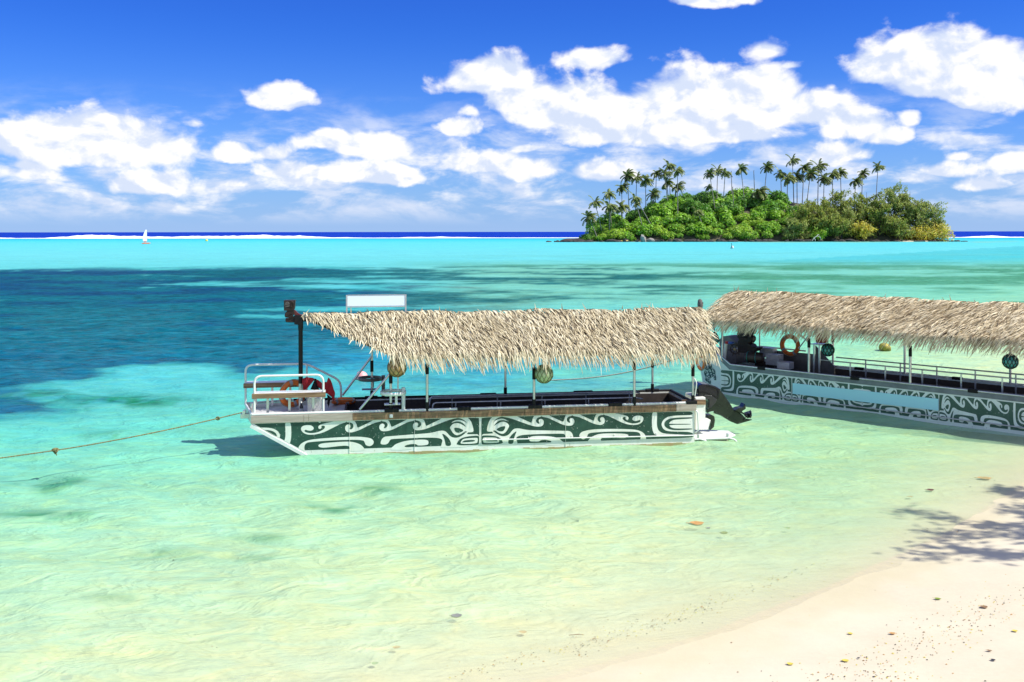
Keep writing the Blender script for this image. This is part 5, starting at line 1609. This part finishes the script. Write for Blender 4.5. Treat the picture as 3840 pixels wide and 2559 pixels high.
rs = np.random.RandomState(21)
GL = {'g': 'rounded bright green shrub in the thicket covering the island slope', 'l': 'lime green shrub in the thicket low on the island slope',
      'd': 'deep green shrub in the darker top of the island thicket'}
protos = {k: [dome_mesh('foliage', rs, 950, 5.2, 4.3, .85, m_, 12) for _ in range(3)] for k, m_ in (('g', LEAFG), ('l', LEAFL), ('d', LEAFD))}
stemm = MB()
for k in range(5):
    a = k * 1.25
    stemm.tube([(.4 * math.cos(a), .4 * math.sin(a), -1.2), (1.2 * math.cos(a), 1.2 * math.sin(a), .8), (2.2 * math.cos(a), 2.2 * math.sin(a), 2.2)], [.22, .16, .06], 6)
stem_me = stemm.mesh('stems', DBARK)
def shrub(x, y, kind, sc_, zoff=0.0, name='shrub'):
    e = empty(name, (x, y, float(hill(np.array([x]), np.array([y]))[0]) + zoff), rs.uniform(0, 6.28), GL[kind], 'shrub', {'g': 'bright shrubs on the island', 'l': 'lime shrubs on the island', 'd': 'deep green shrubs on the island'}[kind])
    e.scale = (sc_, sc_, sc_ * rs.uniform(.85, 1.1))
    link(bpy.data.objects.new('foliage', protos[kind][rs.randint(3)]), e)
    link(bpy.data.objects.new('stems', stem_me), e)
    return e
xa_, xb_ = il(290, 500).x, il(1470, 500).x
for row_, (dy, n_, s0) in enumerate(((2, 32, .66), (7, 28, .84), (14, 24, .95), (21, 22, 1.0), (29, 20, 1.05), (38, 18, 1.0))):
    for k in range(n_):
        x = xa_ + (xb_ - xa_) * (k + .5 + rs.uniform(-.35, .35)) / n_
        if hill(np.array([x]), np.array([IY + dy]))[0] < -.1:
            continue
        kd = 'g'
        fr_ = (x - xa_) / (xb_ - xa_)
        if row_ <= 1 and rs.rand() < .35 + (.3 if .0 < fr_ < .35 else 0): kd = 'l'
        if row_ == 2 and rs.rand() < .2: kd = 'l'
        if row_ >= 3 and rs.rand() < (.6 if fr_ > .45 else .2): kd = 'd'
        shrub(x, IY + max(dy + rs.uniform(-4, 4), 1.5), kd, s0 * rs.choice([.6, .8, 1.0, 1.2, 1.35]) * rs.uniform(.85, 1.15), rs.uniform(-.4, 1.2))
# a few low dark shrubs behind the left palms
for cx_, cy_, dy in ((250, 480, 6), (300, 455, 10), (340, 430, 14), (390, 410, 20), (430, 385, 26), (480, 370, 32), (230, 510, 3)):
    p_ = il(cx_, cy_, IY + dy)
    shrub(p_.x, IY + dy, 'd', rs.uniform(.5, .8), 0)

# ---- coconut palms
def crown_mesh(rs_, dry=False):
    """about twenty arching fronds, each a rib with two combs of leaflets, blown to the right by the trade wind"""
    V, F, off = [], [], 0
    nf = 26
    for k in range(nf):
        a = 2 * math.pi * k / nf + rs_.uniform(-.2, .2)
        el_ = rs_.uniform(-.55, 1.15) if not dry else rs_.uniform(-1.2, .2)
        L = rs_.uniform(3.0, 4.4)
        d0 = np.array([math.cos(a) * math.cos(el_), math.sin(a) * math.cos(el_), math.sin(el_)])
        d0 = d0 + np.array([.38, .05, .0])
        pts = []
        p_ = np.zeros(3)
        d_ = d0 / np.linalg.norm(d0)
        ns = 9
        for i in range(ns + 1):
            pts.append(p_.copy())
            p_ = p_ + d_ * L / ns
            d_ = d_ + np.array([.05, 0, -.15 - .05 * (i / ns)])
            d_ /= np.linalg.norm(d_)
        pts = np.array(pts)
        for i in range(ns):
            t_ = pts[i + 1] - pts[i]
            t_ /= np.linalg.norm(t_)
            side_ = np.cross(t_, [0, 0, 1.0])
            side_ /= np.linalg.norm(side_) + 1e-6
            upv = np.cross(side_, t_)
            ll = (1.15 - .6 * abs(i / ns - .35)) * rs_.uniform(.8, 1.1)
            for sg in (-1, 1):
                tip = pts[i] + side_ * sg * ll * .62 + t_ * ll * .55 - upv * ll * .42 + np.array([.1, 0, 0])
                q = [pts[i] - t_ * .02, pts[i + 1], tip + t_ * .14, tip - t_ * .06]
                V += q
                F.append([off, off + 1, off + 2, off + 3])
                off += 4
    return np_mesh('fronds', np.array(V), np.array(F), [FROND])
crowns = [crown_mesh(np.random.RandomState(100 + i)) for i in range(6)]
skirt = [crown_mesh(np.random.RandomState(200 + i), True) for i in range(2)]
for m_ in skirt:
    m_.materials.clear()
    m_.materials.append(FRONDY)
PALMS = [  # crown and trunk foot in the survey crop, depth behind the shore, what sets it apart
 (245, 405, 295, 515, 1, 1.05, 'short coconut palm leaning out over the left rocks of the island'),
 (280, 325, 322, 450, 8, .95, 'coconut palm behind the leaning one at the left island end'),
 (360, 345, 362, 432, 6, 1.1, 'low broad coconut palm left of the thicket'),
 (357, 272, 372, 400, 14, .9, 'coconut palm rising above the low broad palm on the left'),
 (425, 345, 430, 400, 18, 1.05, 'stooping coconut palm at the left edge of the thicket'),
 (428, 240, 432, 330, 30, .95, 'coconut palm at the left of the tall left group'),
 (460, 175, 470, 330, 32, 1.05, 'tall coconut palm heading the left group'),
 (512, 190, 505, 310, 34, .95, 'slender coconut palm right of the tall left one'),
 (502, 300, 605, 490, 4, .85, 'leaning coconut palm with long bare trunk over the left thicket'),
 (508, 330, 550, 488, 3, .55, 'thin coconut palm crossing the long leaning trunk'),
 (560, 200, 562, 330, 30, 1.05, 'full coconut palm between the left and middle groups'),
 (620, 160, 615, 300, 34, .85, 'small coconut palm left of the middle clump'),
 (602, 275, 600, 330, 22, .95, 'short coconut palm in front of the middle clump'),
 (668, 165, 682, 330, 28, .95, 'coconut palm at the left of the middle clump'),
 (690, 118, 697, 310, 34, .95, 'highest coconut palm of the middle clump'),
 (736, 148, 738, 385, 14, .85, 'coconut palm with long bare trunk right of the middle clump'),
 (676, 215, 690, 300, 30, 1.0, 'low crowned coconut palm inside the middle clump'),
 (735, 235, 718, 300, 30, .95, 'dark drooping coconut palm at the foot of the middle clump'),
 (912, 162, 945, 365, 16, .85, 'left palm of the three standing together above the thicket'),
 (958, 148, 953, 280, 30, .9, 'middle palm of the three standing together above the thicket'),
 (1000, 158, 988, 330, 24, .85, 'right palm of the three standing together above the thicket'),
 (905, 238, 905, 275, 34, .6, 'low palm crown peeping over the thicket below the three palms'),
 (1085, 138, 1108, 335, 22, .95, 'lone slender coconut palm between two bare trunks'),
 (1180, 268, 1185, 335, 24, 1.25, 'short wide coconut palm sunk in the middle of the thicket'),
 (1230, 128, 1215, 240, 40, .95, 'lone coconut palm on the crest right of the bare trunks'),
 (1370, 92, 1377, 250, 40, .95, 'tallest coconut palm on the island crest'),
 (1305, 165, 1310, 250, 40, .95, 'palm at the left of the crest clump'),
 (1345, 188, 1340, 280, 34, 1.05, 'palm low in the left of the crest clump'),
 (1395, 180, 1396, 270, 38, 1.05, 'palm below the tallest crown in the crest clump'),
 (1435, 130, 1425, 280, 36, .95, 'palm just right of the tallest crown on the crest'),
 (1470, 165, 1450, 290, 30, 1.05, 'palm in the middle of the crest clump'),
 (1515, 125, 1510, 270, 38, 1.1, 'tall full palm at the right of the crest clump'),
 (1545, 190, 1542, 270, 36, 1.1, 'palm hanging low at the right of the crest clump'),
 (1592, 165, 1590, 250, 40, 1.0, 'left palm of the pair right of the crest clump'),
 (1635, 160, 1640, 240, 42, 1.0, 'right palm of the pair right of the crest clump'),
 (1720, 205, 1710, 275, 36, .95, 'lower palm of the pair above the ironwood trees'),
 (1758, 165, 1750, 260, 40, .85, 'upper palm of the pair above the ironwood trees'),
 (1842, 132, 1828, 250, 38, .9, 'rightmost coconut palm standing alone above the ironwoods'),
 (845, 375, 882, 445, 5, .75, 'small yellowish young palm half buried in the front thicket'),
]
for i, (cx_, cy_, bx_, by_, dy, s_, lab) in enumerate(PALMS):
    yb_ = IY + dy
    top_, bot_ = il(cx_, cy_, yb_), il(bx_, by_, yb_)
    gz_ = float(hill(np.array([bot_.x]), np.array([yb_]))[0])
    bot_.z = min(bot_.z, gz_ + 2.0)
    foot = Vector((bot_.x + (bot_.x - top_.x) * .12, yb_, gz_ - .3))
    e = empty('coconut_palm', foot, 0, lab, 'palm tree', 'coconut palms on the island')
    mid_ = foot.lerp(top_, .5) + Vector(((top_.x - foot.x) * -.12, 0, 0))
    pts = [foot * (1 - q) ** 2 + mid_ * 2 * q * (1 - q) + top_ * q * q for q in np.linspace(0, 1, 10)]
    MB().tube([p_ - foot for p_ in pts], [.24 - .10 * k / 9 for k in range(10)], 7).build('trunk', BARK, e)
    c_ = link(bpy.data.objects.new('crown', crowns[i % 6]), e)
    c_.location = top_ - foot
    c_.rotation_euler = (rs.uniform(-.1, .1), rs.uniform(-.1, .15), rs.uniform(-.5, .5))
    c_.scale = (s_ * 1.22,) * 3
    if i % 3 != 1:
        d_ = link(bpy.data.objects.new('dry_fronds', skirt[i % 2]), e)
        d_.location = top_ - foot - Vector((0, 0, .25))
        d_.rotation_euler = (0, 0, rs.uniform(0, 6))
        d_.scale = (s_ * .55, s_ * .55, s_ * .62)
for cx_, cy_, by_, dy, lab in ((1033, 155, 255, 34, 'bare dead palm trunk left of the lone slender palm'), (1157, 150, 225, 40, 'bare dead palm trunk right of the lone slender palm'), (1041, 240, 365, 16, 'pale bare palm trunk standing in the front thicket')):
    a, b = il(cx_, cy_, IY + dy), il(cx_ + 4, by_, IY + dy)
    b.z = float(hill(np.array([b.x]), np.array([IY + dy]))[0]) - .3
    e = empty('dead_palm_trunk', b, 0, lab, 'tree trunk', 'dead palm trunks on the island')
    MB().tube([(0, 0, 0), ((a - b) * .5) + Vector((.1, 0, 0)), a - b], [.24, .19, .15], 7).build('trunk', BARK, e)
    MB().tube([a - b - Vector((0, 0, .3)), a - b + Vector((.15, 0, .35))], [.17, .05], 6).build('broken_top', DBARK, e)

# ---- ironwood trees on the right: feathery needles on rising limbs
def ironwood(cx_, ctop, cbase, wpx, dy, mt, lab, n=2600, seed=0, lean=0.0):
    r2 = np.random.RandomState(seed)
    yb_ = IY + dy
    b, t_ = il(cx_, cbase, yb_), il(cx_, ctop, yb_)
    gz_ = float(hill(np.array([b.x]), np.array([yb_]))[0])
    b.z = min(b.z, gz_ + .2)
    H = t_.z - b.z
    Wd = wpx / 1.4706 * yb_ / FPX
    e = empty('ironwood_tree', b, 0, lab, 'tree', 'ironwood trees on the island')
    tm = MB()
    tm.tube([(0, 0, -.5), (.2 + lean * .3, 0, H * .4), (lean, .2, H * .85)], [.42, .28, .06], 8)
    tm.build('trunk', DBARK, e)
    P, N, limbs = [], [], MB()
    nl = 22
    for k in range(nl):
        h0 = H * r2.uniform(.12, .72)
        a = r2.uniform(0, 6.28)
        rise = r2.uniform(.25, .9)
        L = Wd * .5 * (1.15 - .65 * h0 / H) * r2.uniform(.7, 1.15)
        s0 = np.array([lean * h0 / H, 0, h0])
        tip = s0 + np.array([math.cos(a) * L, math.sin(a) * L * .8, L * rise])
        tip[2] = min(tip[2], H * 1.0)
        md = (s0 + tip) / 2 + np.array([0, 0, -.08 * L])
        limbs.tube([s0, md, tip], [.14, .09, .03], 5, False)
        m_ = n // nl
        q = r2.beta(2.2, 1.1, m_)
        base = (1 - q)[:, None] ** 2 * s0 + (2 * q * (1 - q))[:, None] * md + (q ** 2)[:, None] * tip
        cl_ = r2.normal(0, 1, (7, 3)) * np.array([.9, .9, .7]) * (.35 + .10 * Wd)
        P.append(base + cl_[r2.randint(0, 7, m_)] * .75 + r2.normal(0, .42, (m_, 3)))
    limbs.build('limbs', DBARK, e)
    P = np.concatenate(P)
    P[:, 2] = np.clip(P[:, 2], .4, None)
    N = r2.normal(0, 1, P.shape) + np.array([.2, -.3, .5])
    N /= np.linalg.norm(N, axis=1, keepdims=True)
    V, F = leaf_quads(P, N, r2.uniform(.5, 1.05, len(P)) * .60, r2, 2.6, up=(.25, 0, .55))
    link(bpy.data.objects.new('crown', np_mesh('crown', V, F, [mt])), e)
    return e
IRON = [
 (1455, 262, 535, 170, 4, LEAFO, 'broad olive ironwood at the meeting of thicket and ironwoods', 3200, 0),
 (1590, 195, 535, 190, 10, LEAFO, 'tall olive ironwood left of the middle ironwoods', 3200, 0),
 (1560, 330, 540, 150, 1, LEAFO, 'low spreading ironwood in front of the tall left one', 2400, 0),
 (1690, 255, 538, 170, 5, LEAFB, 'green ironwood in the middle of the ironwood row', 3000, 0),
 (1780, 220, 538, 170, 9, LEAFO, 'brownish ironwood behind the middle of the row', 2800, 0),
 (1850, 270, 538, 150, 3, LEAFO, 'shaded ironwood right of the middle', 2600, 0),
 (1925, 190, 538, 190, 8, LEAFB, 'tallest feathery ironwood on the right', 3400, .8),
 (2010, 215, 538, 150, 7, LEAFB, 'feathery ironwood right of the tallest one', 2400, .8),
 (2075, 262, 538, 150, 3, LEAFB, 'open ironwood with showing dark limbs at right', 1700, 1.2),
 (2130, 300, 535, 140, 2, LEAFB, 'thin ironwood leaning out at the far right', 1300, 1.6),
 (1760, 440, 542, 150, -1, LEAFY, 'small yellowish tree on the shore below the ironwoods', 1700, 0),
 (1640, 380, 540, 130, -1, LEAFO, 'dark low tree on the shore left of the yellowish one', 1700, 0),
 (1950, 400, 540, 150, -1, LEAFO, 'olive low tree on the shore right of the yellowish one', 1900, 0),
 (1400, 420, 540, 140, 0, LEAFB, 'grey green low tree on the shore left of the ironwoods', 1900, 0),
 (1520, 470, 542, 90, -2, LEAFL, 'small bright bush at the water edge under the ironwoods', 1000, 0),
]
for i, (cx_, ct_, cb_, wp_, dy, mt, lab, n_, ln_) in enumerate(IRON):
    ironwood(cx_, ct_, cb_, wp_, dy, mt, lab, int(n_ * 1.45), 300 + i, ln_)
# yellow-green bush closing the right end
for i, (cx_, cy_, dy, s_, lab) in enumerate(((2110, 480, 0, 1.15, 'big yellow green bush at the right end of the island'), (2185, 485, 1, .95, 'golden bush at the extreme right end of the island'), (2050, 500, -1, .75, 'yellow green bush left of the big one on the sand'), (2150, 440, 3, .95, 'yellow green bush rising behind the end bushes'))):
    p_ = il(cx_, 540, IY + dy)
    e = empty('yellow_bush', (p_.x, IY + dy, max(0, float(hill(np.array([p_.x]), np.array([IY + dy]))[0]))), i * 1.3, lab, 'bush', 'yellow bushes on the island')
    h_ = (540 - cy_) / 1.4706 * IY / FPX
    m_ = dome_mesh('foliage', np.random.RandomState(60 + i), 1500, 6.5 * s_, 8.5 * s_, .62, LEAFY, 16, .3)
    o = link(bpy.data.objects.new('foliage', m_), e)
    o.location.z = 1.0
    o = link(bpy.data.objects.new('stems', stem_me), e)

# ---- rocks along the island shore
ROCK = mat('black_basalt', (.018, .016, .015), .85, 0, col2=(.05, .045, .04), vscale=1.1, bump=.8, bscale=2.5)
ROCKP = mat('pale_weathered_rock', (.30, .285, .25), .85, 0, var=.4, vscale=.8, bump=.6, bscale=2)
def rock_mesh(seed, mt):
    r2 = np.random.RandomState(seed)
    bm = bmesh.new()
    bmesh.ops.create_icosphere(bm, subdivisions=2, radius=1)
    f_ = r2.normal(0, 1, (5, 3))
    for v in bm.verts:
        c = np.array(v.co)
        k = 1 + .16 * sum(math.sin(2.1 * c @ f_[j] + j) for j in range(5)) / 1.6
        v.co = Vector(c * k)
        v.co.z *= .7
    me = bpy.data.meshes.new('rock')
    bm.to_mesh(me)
    bm.free()
    me.materials.append(mt)
    return me
rocks = [rock_mesh(i, ROCK) for i in range(6)]
rr = np.random.RandomState(9)
def rock(px, row, w_, h_, lab, me, grp='basalt rocks along the island shore'):
    yb_ = IY + rr.uniform(-7, -2)
    p_ = at(px, row, yb_)
    o = link(bpy.data.objects.new('rock', me))
    o.location = (p_.x, yb_, h_ * .25)
    o.scale = (w_, w_ * .8, h_)
    o.rotation_euler = (0, 0, rr.uniform(0, 6))
    return tag(o, lab, 'rock', grp)
for k in range(120):
    cx_ = rr.uniform(60, 2330)
    thin = np.interp(cx_, [60, 140, 250, 1900, 2150, 2340], [.5, 1.0, 1.15, .8, .7, .5])
    rock(2040 + cx_ / 1.4706, 905, rr.choice([.6, .9, 1.3, 2.0, 3.0]) * thin, rr.uniform(.6, 1.7) * thin, 'dark basalt rock in the low rim of rocks round the island', rocks[rr.randint(6)])
for cx_, w_, h_ in ((25, 1.6, .6), (70, 1.5, .6), (115, 3.2, 1.5), (160, 2.4, 1.2), (200, 3.0, 1.5), (250, 2.2, 1.2)):
    rock(2040 + cx_ / 1.4706, 905, w_, h_, 'low black rock on the spit at the left tip of the island', rocks[rr.randint(6)], 'rocks on the island spit')
big = rock(2040 + 545 / 1.4706, 905, 1.9, 3.6, 'pale upright boulder on the island shore below the leaning palm', rock_mesh(50, ROCKP), None)
big.location.y = IY - 7
rock(2040 + 583 / 1.4706, 905, 2.3, 1.6, 'grey boulder just right of the pale upright one', rock_mesh(51, ROCKP), None).location.y = IY - 7
# sand strip and driftwood at the right end
SANDI = mat('island_sand', (.55, .47, .34), .95, var=.15, vscale=.5)
a, b = il(1860, 548, IY - 4), il(2190, 548, IY - 4)
n = 40
vs, fc = [], []
for i in range(n + 1):
    x = a.x + (b.x - a.x) * i / n
    w_ = math.sin(math.pi * i / n) ** .5
    for dy, z_ in ((-7 * w_, -.1), (-3 * w_, .45 * w_ + .05), (2, .95 * w_ + .1), (8, .9)):
        vs.append((x, IY + dy, z_ + .06 * math.sin(i * 1.7)))
for i in range(n):
    for j in range(3):
        fc.append((i * 4 + j, (i + 1) * 4 + j, (i + 1) * 4 + j + 1, i * 4 + j + 1))
tag(MB().add(vs, fc, True).build('island_sand', SANDI), 'strip of sand along the right shore of the island', 'sand', kind='structure')
dw = empty('driftwood', at(3064, 912, IY - 6), 0, 'bleached forked driftwood on the island shore', 'driftwood')
dw.location.z = .5
BLEACH = mat('bleached_wood', (.58, .55, .50), .8)
for nm, pa in (('trunk', [(-2.2, 0, 0), (-1.4, 0, 1.3), (0, 0, 2.1), (1.2, .2, 2.0)]), ('branch', [(1.0, .1, 2.05), (1.7, 0, 1.0), (1.5, -.2, -.2)]), ('branch', [(0, 0, 2.1), (.3, 0, 2.7), (1.0, .1, 2.9)]), ('branch', [(-1.4, 0, 1.3), (-.8, 0, .4), (-.9, 0, -.3)])):
    MB().tube(pa, [.16] * (len(pa) - 1) + [.06], 6).build(nm, BLEACH, dw)

# ================================================================== THE BEACH
def bed1(x, y): return float(bed_z(np.array([float(x)]), np.array([float(y)]))[0])
def on_sand(px, row):
    z = 0.0
    for _ in range(6):
        g = ground(px, row, z)
        z = max(bed1(g.x, g.y), -.02)
    return Vector((g.x, g.y, z))
# ---- tree standing to the right, outside the picture: its shade falls on the sand
r2 = np.random.RandomState(77)
tb = Vector((21.0, 11.0, bed1(21.0, 11.0)))
tree = empty('beach_tree', tb, 0, 'leaning leafy tree on the sand just beyond the right picture edge', 'tree')
tm = MB()
tm.tube([(0, 0, -.2), (-.7, .3, 2.2), (-1.7, .8, 4.6), (-2.6, 1.2, 6.6)], [.34, .28, .22, .13], 9)
tm.build('trunk', DBARK, tree)
lm = MB()
P = []
def limb(s0, d, L, r0, depth):
    e_ = s0 + d * L
    mdl = (s0 + e_) / 2 + Vector((0, 0, .08 * L))
    lm.tube([s0, mdl, e_], [r0, r0 * .8, r0 * .5], 6, False)
    if depth == 0:
        for _ in range(14):
            q = r2.uniform(.1, 1.1)
            P.append(np.array(s0 + d * L * q) + r2.normal(0, .13, 3))
        return
    for k in range(3 if depth > 1 else 3):
        nd = (d + Vector(r2.normal(0, .42, 3)) * Vector((1, 1, .6))).normalized()
        limb(s0 + d * L * r2.uniform(.55, 1.0), nd, L * r2.uniform(.55, .8), r0 * .55, depth - 1)
SUNT = Vector((sdir.x, sdir.y, 0)) / math.tan(R(SUN_EL)) / Vector((sdir.x, sdir.y, 0)).length
def above(px, row, h):           # a point h metres up whose shade falls on that part of the sand
    g = on_sand(px, row)
    return g + Vector((SUNT.x * h, SUNT.y * h, h))
for (pa, pb, h0, h1, r0) in (((4100, 1960), (3540, 1970), 9.6, 8.6, .05), ((4050, 2080), (3560, 2075), 9.2, 8.4, .045), ((4000, 1880), (3760, 1845), 9.8, 9.2, .04), ((4150, 2010), (3680, 2020), 9.5, 8.8, .04), ((4050, 1990), (3840, 1900), 9.6, 9.0, .04)):
    s0, e0 = above(*pa, h0) - tb, above(*pb, h1) - tb
    fork = Vector((-2.5, 1.15, 6.4))
    lm.tube([fork, (fork + s0) / 2 + Vector((0, 0, .3)), s0], [.11, .09, r0 * 1.5], 6, False)
    d = (e0 - s0)
    for k in range(7):
        q = k / 7
        limb(s0 + d * q, (d.normalized() + Vector(r2.normal(0, .28, 3)) * Vector((1, 1, .5))).normalized(), d.length * r2.uniform(.20, .34), r0 * .5, 1)
    lm.tube([s0, s0 + d * .5 + Vector((0, 0, .1)), e0], [r0, r0 * .7, r0 * .3], 6, False)
lm.build('limbs', DBARK, tree)
P = np.array(P)
N = r2.normal(0, 1, P.shape) + np.array([0, 0, .8])
N /= np.linalg.norm(N, axis=1, keepdims=True)
V, F = leaf_quads(P, N, r2.uniform(.06, .12, len(P)), r2, 2.2)
link(bpy.data.objects.new('crown', np_mesh('crown', V, F, [LEAFD])), tree)

# ---- fallen leaves, stick and pebbles, each its own thing
def leaf_mesh(seed, mt, asp=.55, curl_=.06):
    r3_ = random.Random(seed)
    mbx = MB()
    n = 7
    vs, fc = [], []
    for i in range(n + 1):
        q = i / n
        w_ = asp * math.sin(math.pi * min(.999, q * .96 + .02)) ** .8 / 2 * (1 + r3_.uniform(-.12, .12))
        z_ = curl_ * (q - .5) ** 2 * 3 + .02
        vs += [(q - .5, -w_, z_ + curl_ * .5 * r3_.random()), (q - .5, 0, z_), (q - .5, w_, z_ + curl_ * .5 * r3_.random())]
    for i in range(n):
        for j in range(2):
            fc.append((i * 3 + j, i * 3 + j + 1, i * 3 + j + 4, i * 3 + j + 3))
    mbx.add(vs, fc, True)
    return mbx.mesh('blade', mt)
LM = {'orange': mat('orange_dead_leaf', (.42, .20, .05), .7, col2=(.50, .30, .10), vscale=4), 'red': mat('dark_red_dead_leaf', (.10, .025, .02), .6), 'green': mat('fresh_green_leaf', (.20, .27, .02), .6),
      'yellow': mat('yellow_dead_leaf', (.55, .45, .06), .7), 'grey': mat('grey_dead_leaf', (.20, .21, .18), .8), 'brown': mat('brown_dead_leaf', (.22, .13, .06), .8), 'dark': mat('blackened_leaf', (.03, .03, .03), .7), 'olive': mat('olive_sunken_leaf', (.22, .28, .10), .7)}
LEAVES = [
 (2612, 1967, 78, 'orange', 'tan leaf floating right of centre in the clear shallows'),
 (3488, 1842, 40, 'red', 'dark red leaf in the shallows right of the near boat'),
 (3690, 1799, 70, 'orange', 'orange leaf in the shallows near the right picture edge'),
 (3411, 1868, 36, 'orange', 'small orange leaf left of the dark red leaf'),
 (3515, 2251, 36, 'green', 'fresh green leaf alone on the dry sand'),
 (2961, 2495, 36, 'yellow', 'bright yellow leaf on the sand at the bottom'),
 (3722, 2481, 36, 'dark', 'dark grey pointed leaf on the sand in the lower right'),
 (1712, 2313, 80, 'grey', 'grey curled leaf in the shallows at lower centre'),
 (248, 2546, 110, 'grey', 'large grey green leaf on the bottom at the lower left'),
 (1404, 2492, 40, 'olive', 'olive round leaf under the clear water at lower centre'),
 (2655, 1984, 34, 'grey', 'thin grey leaf just right of the tan floating leaf'),
 (2952, 1985, 30, 'olive', 'small olive leaf left of the grey one'),
 (2715, 2002, 40, 'olive', 'ragged olive leaf left of the tree shade'),
 (1795, 1947, 38, 'olive', 'pale green leaf under water below the near boat'),
 (3187, 2381, 28, 'yellow', 'yellow leaf in the middle of the dry sand'),
 (3345, 2381, 34, 'orange', 'orange scrap of leaf right of the yellow one on the sand'),
 (3218, 2473, 22, 'dark', 'small black leaf scrap on the lower sand'),
 (3708, 2446, 40, 'brown', 'brown leaf scrap near the lower right corner'),
 (3804, 2372, 30, 'yellow', 'yellow leaf scrap at the right edge of the sand'),
 (3688, 2282, 56, 'brown', 'thin brown leaf on the sand right of the green leaf'),
 (3168, 2483, 40, 'yellow', 'dull yellow scrap of leaf on the lower sand'),
 (1485, 2432, 46, 'orange', 'tan sunken leaf in the lower shallows'),
 (1960, 2375, 44, 'orange', 'pale tan leaf on the wet edge of the sand'),
]
for i, (px, row, sz, kd, lab) in enumerate(LEAVES):
    g = on_sand(px, row)
    fl = i in (0, 1, 2, 3)
    s_ = sz / FPX * g.y * (.5 if kd in ('dark', 'brown', 'grey') else .7)
    e = empty('fallen_leaf', g + Vector((0, 0, .012)), rr.uniform(-.5, .5), lab, 'leaf', 'fallen leaves on the shore')
    o = link(bpy.data.objects.new('blade', leaf_mesh(400 + i, LM[kd], rr.uniform(.55, .8))), e)
    o.scale = (s_, s_ * 1.3, s_)
    MB().tube([(-.5 * s_, 0, .02 * s_), (-.72 * s_, .05 * s_, .03 * s_)], .02 * s_, 5).build('stalk', LM[kd], e)
g = on_sand(2160, 2386)
e = empty('stick', g + Vector((0, 0, .012)), R(2), 'thin straight stick lying at the wet edge of the sand', 'stick')
L = 58 / FPX * g.y
MB().tube([(-L / 2, 0, 0), (0, .004, .004), (L / 2, 0, 0)], [.004, .006, .003], 6).build('stem', LM['brown'], e)
MB().tube([(L * .1, .003, .004), (L * .2, .03, .006)], [.004, .002], 5).build('twig', LM['brown'], e)
# ---- crumbs of leaf and shell strewn over the sand: beyond counting
r2 = np.random.RandomState(5)
spots = []
def strew(px, row, wx, wr, n, slope=0.0):
    for _ in range(n):
        a = r2.normal(0, wx)
        spots.append((px + a, row + slope * a + r2.normal(0, wr)))
strew(3450, 2420, 230, 42, 260, -.35)
strew(3650, 2290, 130, 40, 90, -.3)
strew(3250, 2540, 140, 22, 90)
strew(2150, 2420, 260, 26, 230, -.26)
strew(2600, 2290, 230, 18, 150, -.32)
strew(2900, 2180, 180, 14, 80, -.35)
strew(2050, 2250, 260, 30, 60, -.1)
strew(3720, 1810, 120, 25, 50)
strew(3500, 1960, 200, 60, 60)
for _ in range(160):
    spots.append((r2.uniform(300, 3840), r2.uniform(1850, 2550)))
V, F, off, MI = [], [], 0, []
for px, row in spots:
    if not (1780 < row < 2640 and px < 4000):
        continue
    g = on_sand(px, row)
    s_ = abs(r2.normal(0, 1)) * .0035 + .0035
    a = r2.uniform(0, 6.28)
    pts = []
    k = r2.randint(4, 7)
    for j in range(k):
        t_ = a + 6.283 * j / k
        rr_ = s_ * r2.uniform(.5, 1.2)
        pts.append((g.x + rr_ * math.cos(t_) * 1.5, g.y + rr_ * math.sin(t_), g.z + .004))
    pts.append((g.x, g.y, g.z + .006 + s_ * .6))
    for j in range(k):
        F.append((off + j, off + (j + 1) % k, off + k))
        MI.append(len(V) and r2.randint(4))
    mi_ = [0, 1, 2, 3][r2.randint(4)]
    MI[-k:] = [mi_] * k
    V += pts
    off += k + 1
me = np_mesh('beach_litter', np.array(V), np.array(F), [LM['orange'], LM['yellow'], LM['brown'], LM['dark']])
me.polygons.foreach_set('material_index', np.array(MI, dtype=np.int32))
tag(link(bpy.data.objects.new('beach_litter', me)), 'specks of leaf and shell strewn along the tide line', 'litter', kind='stuff')
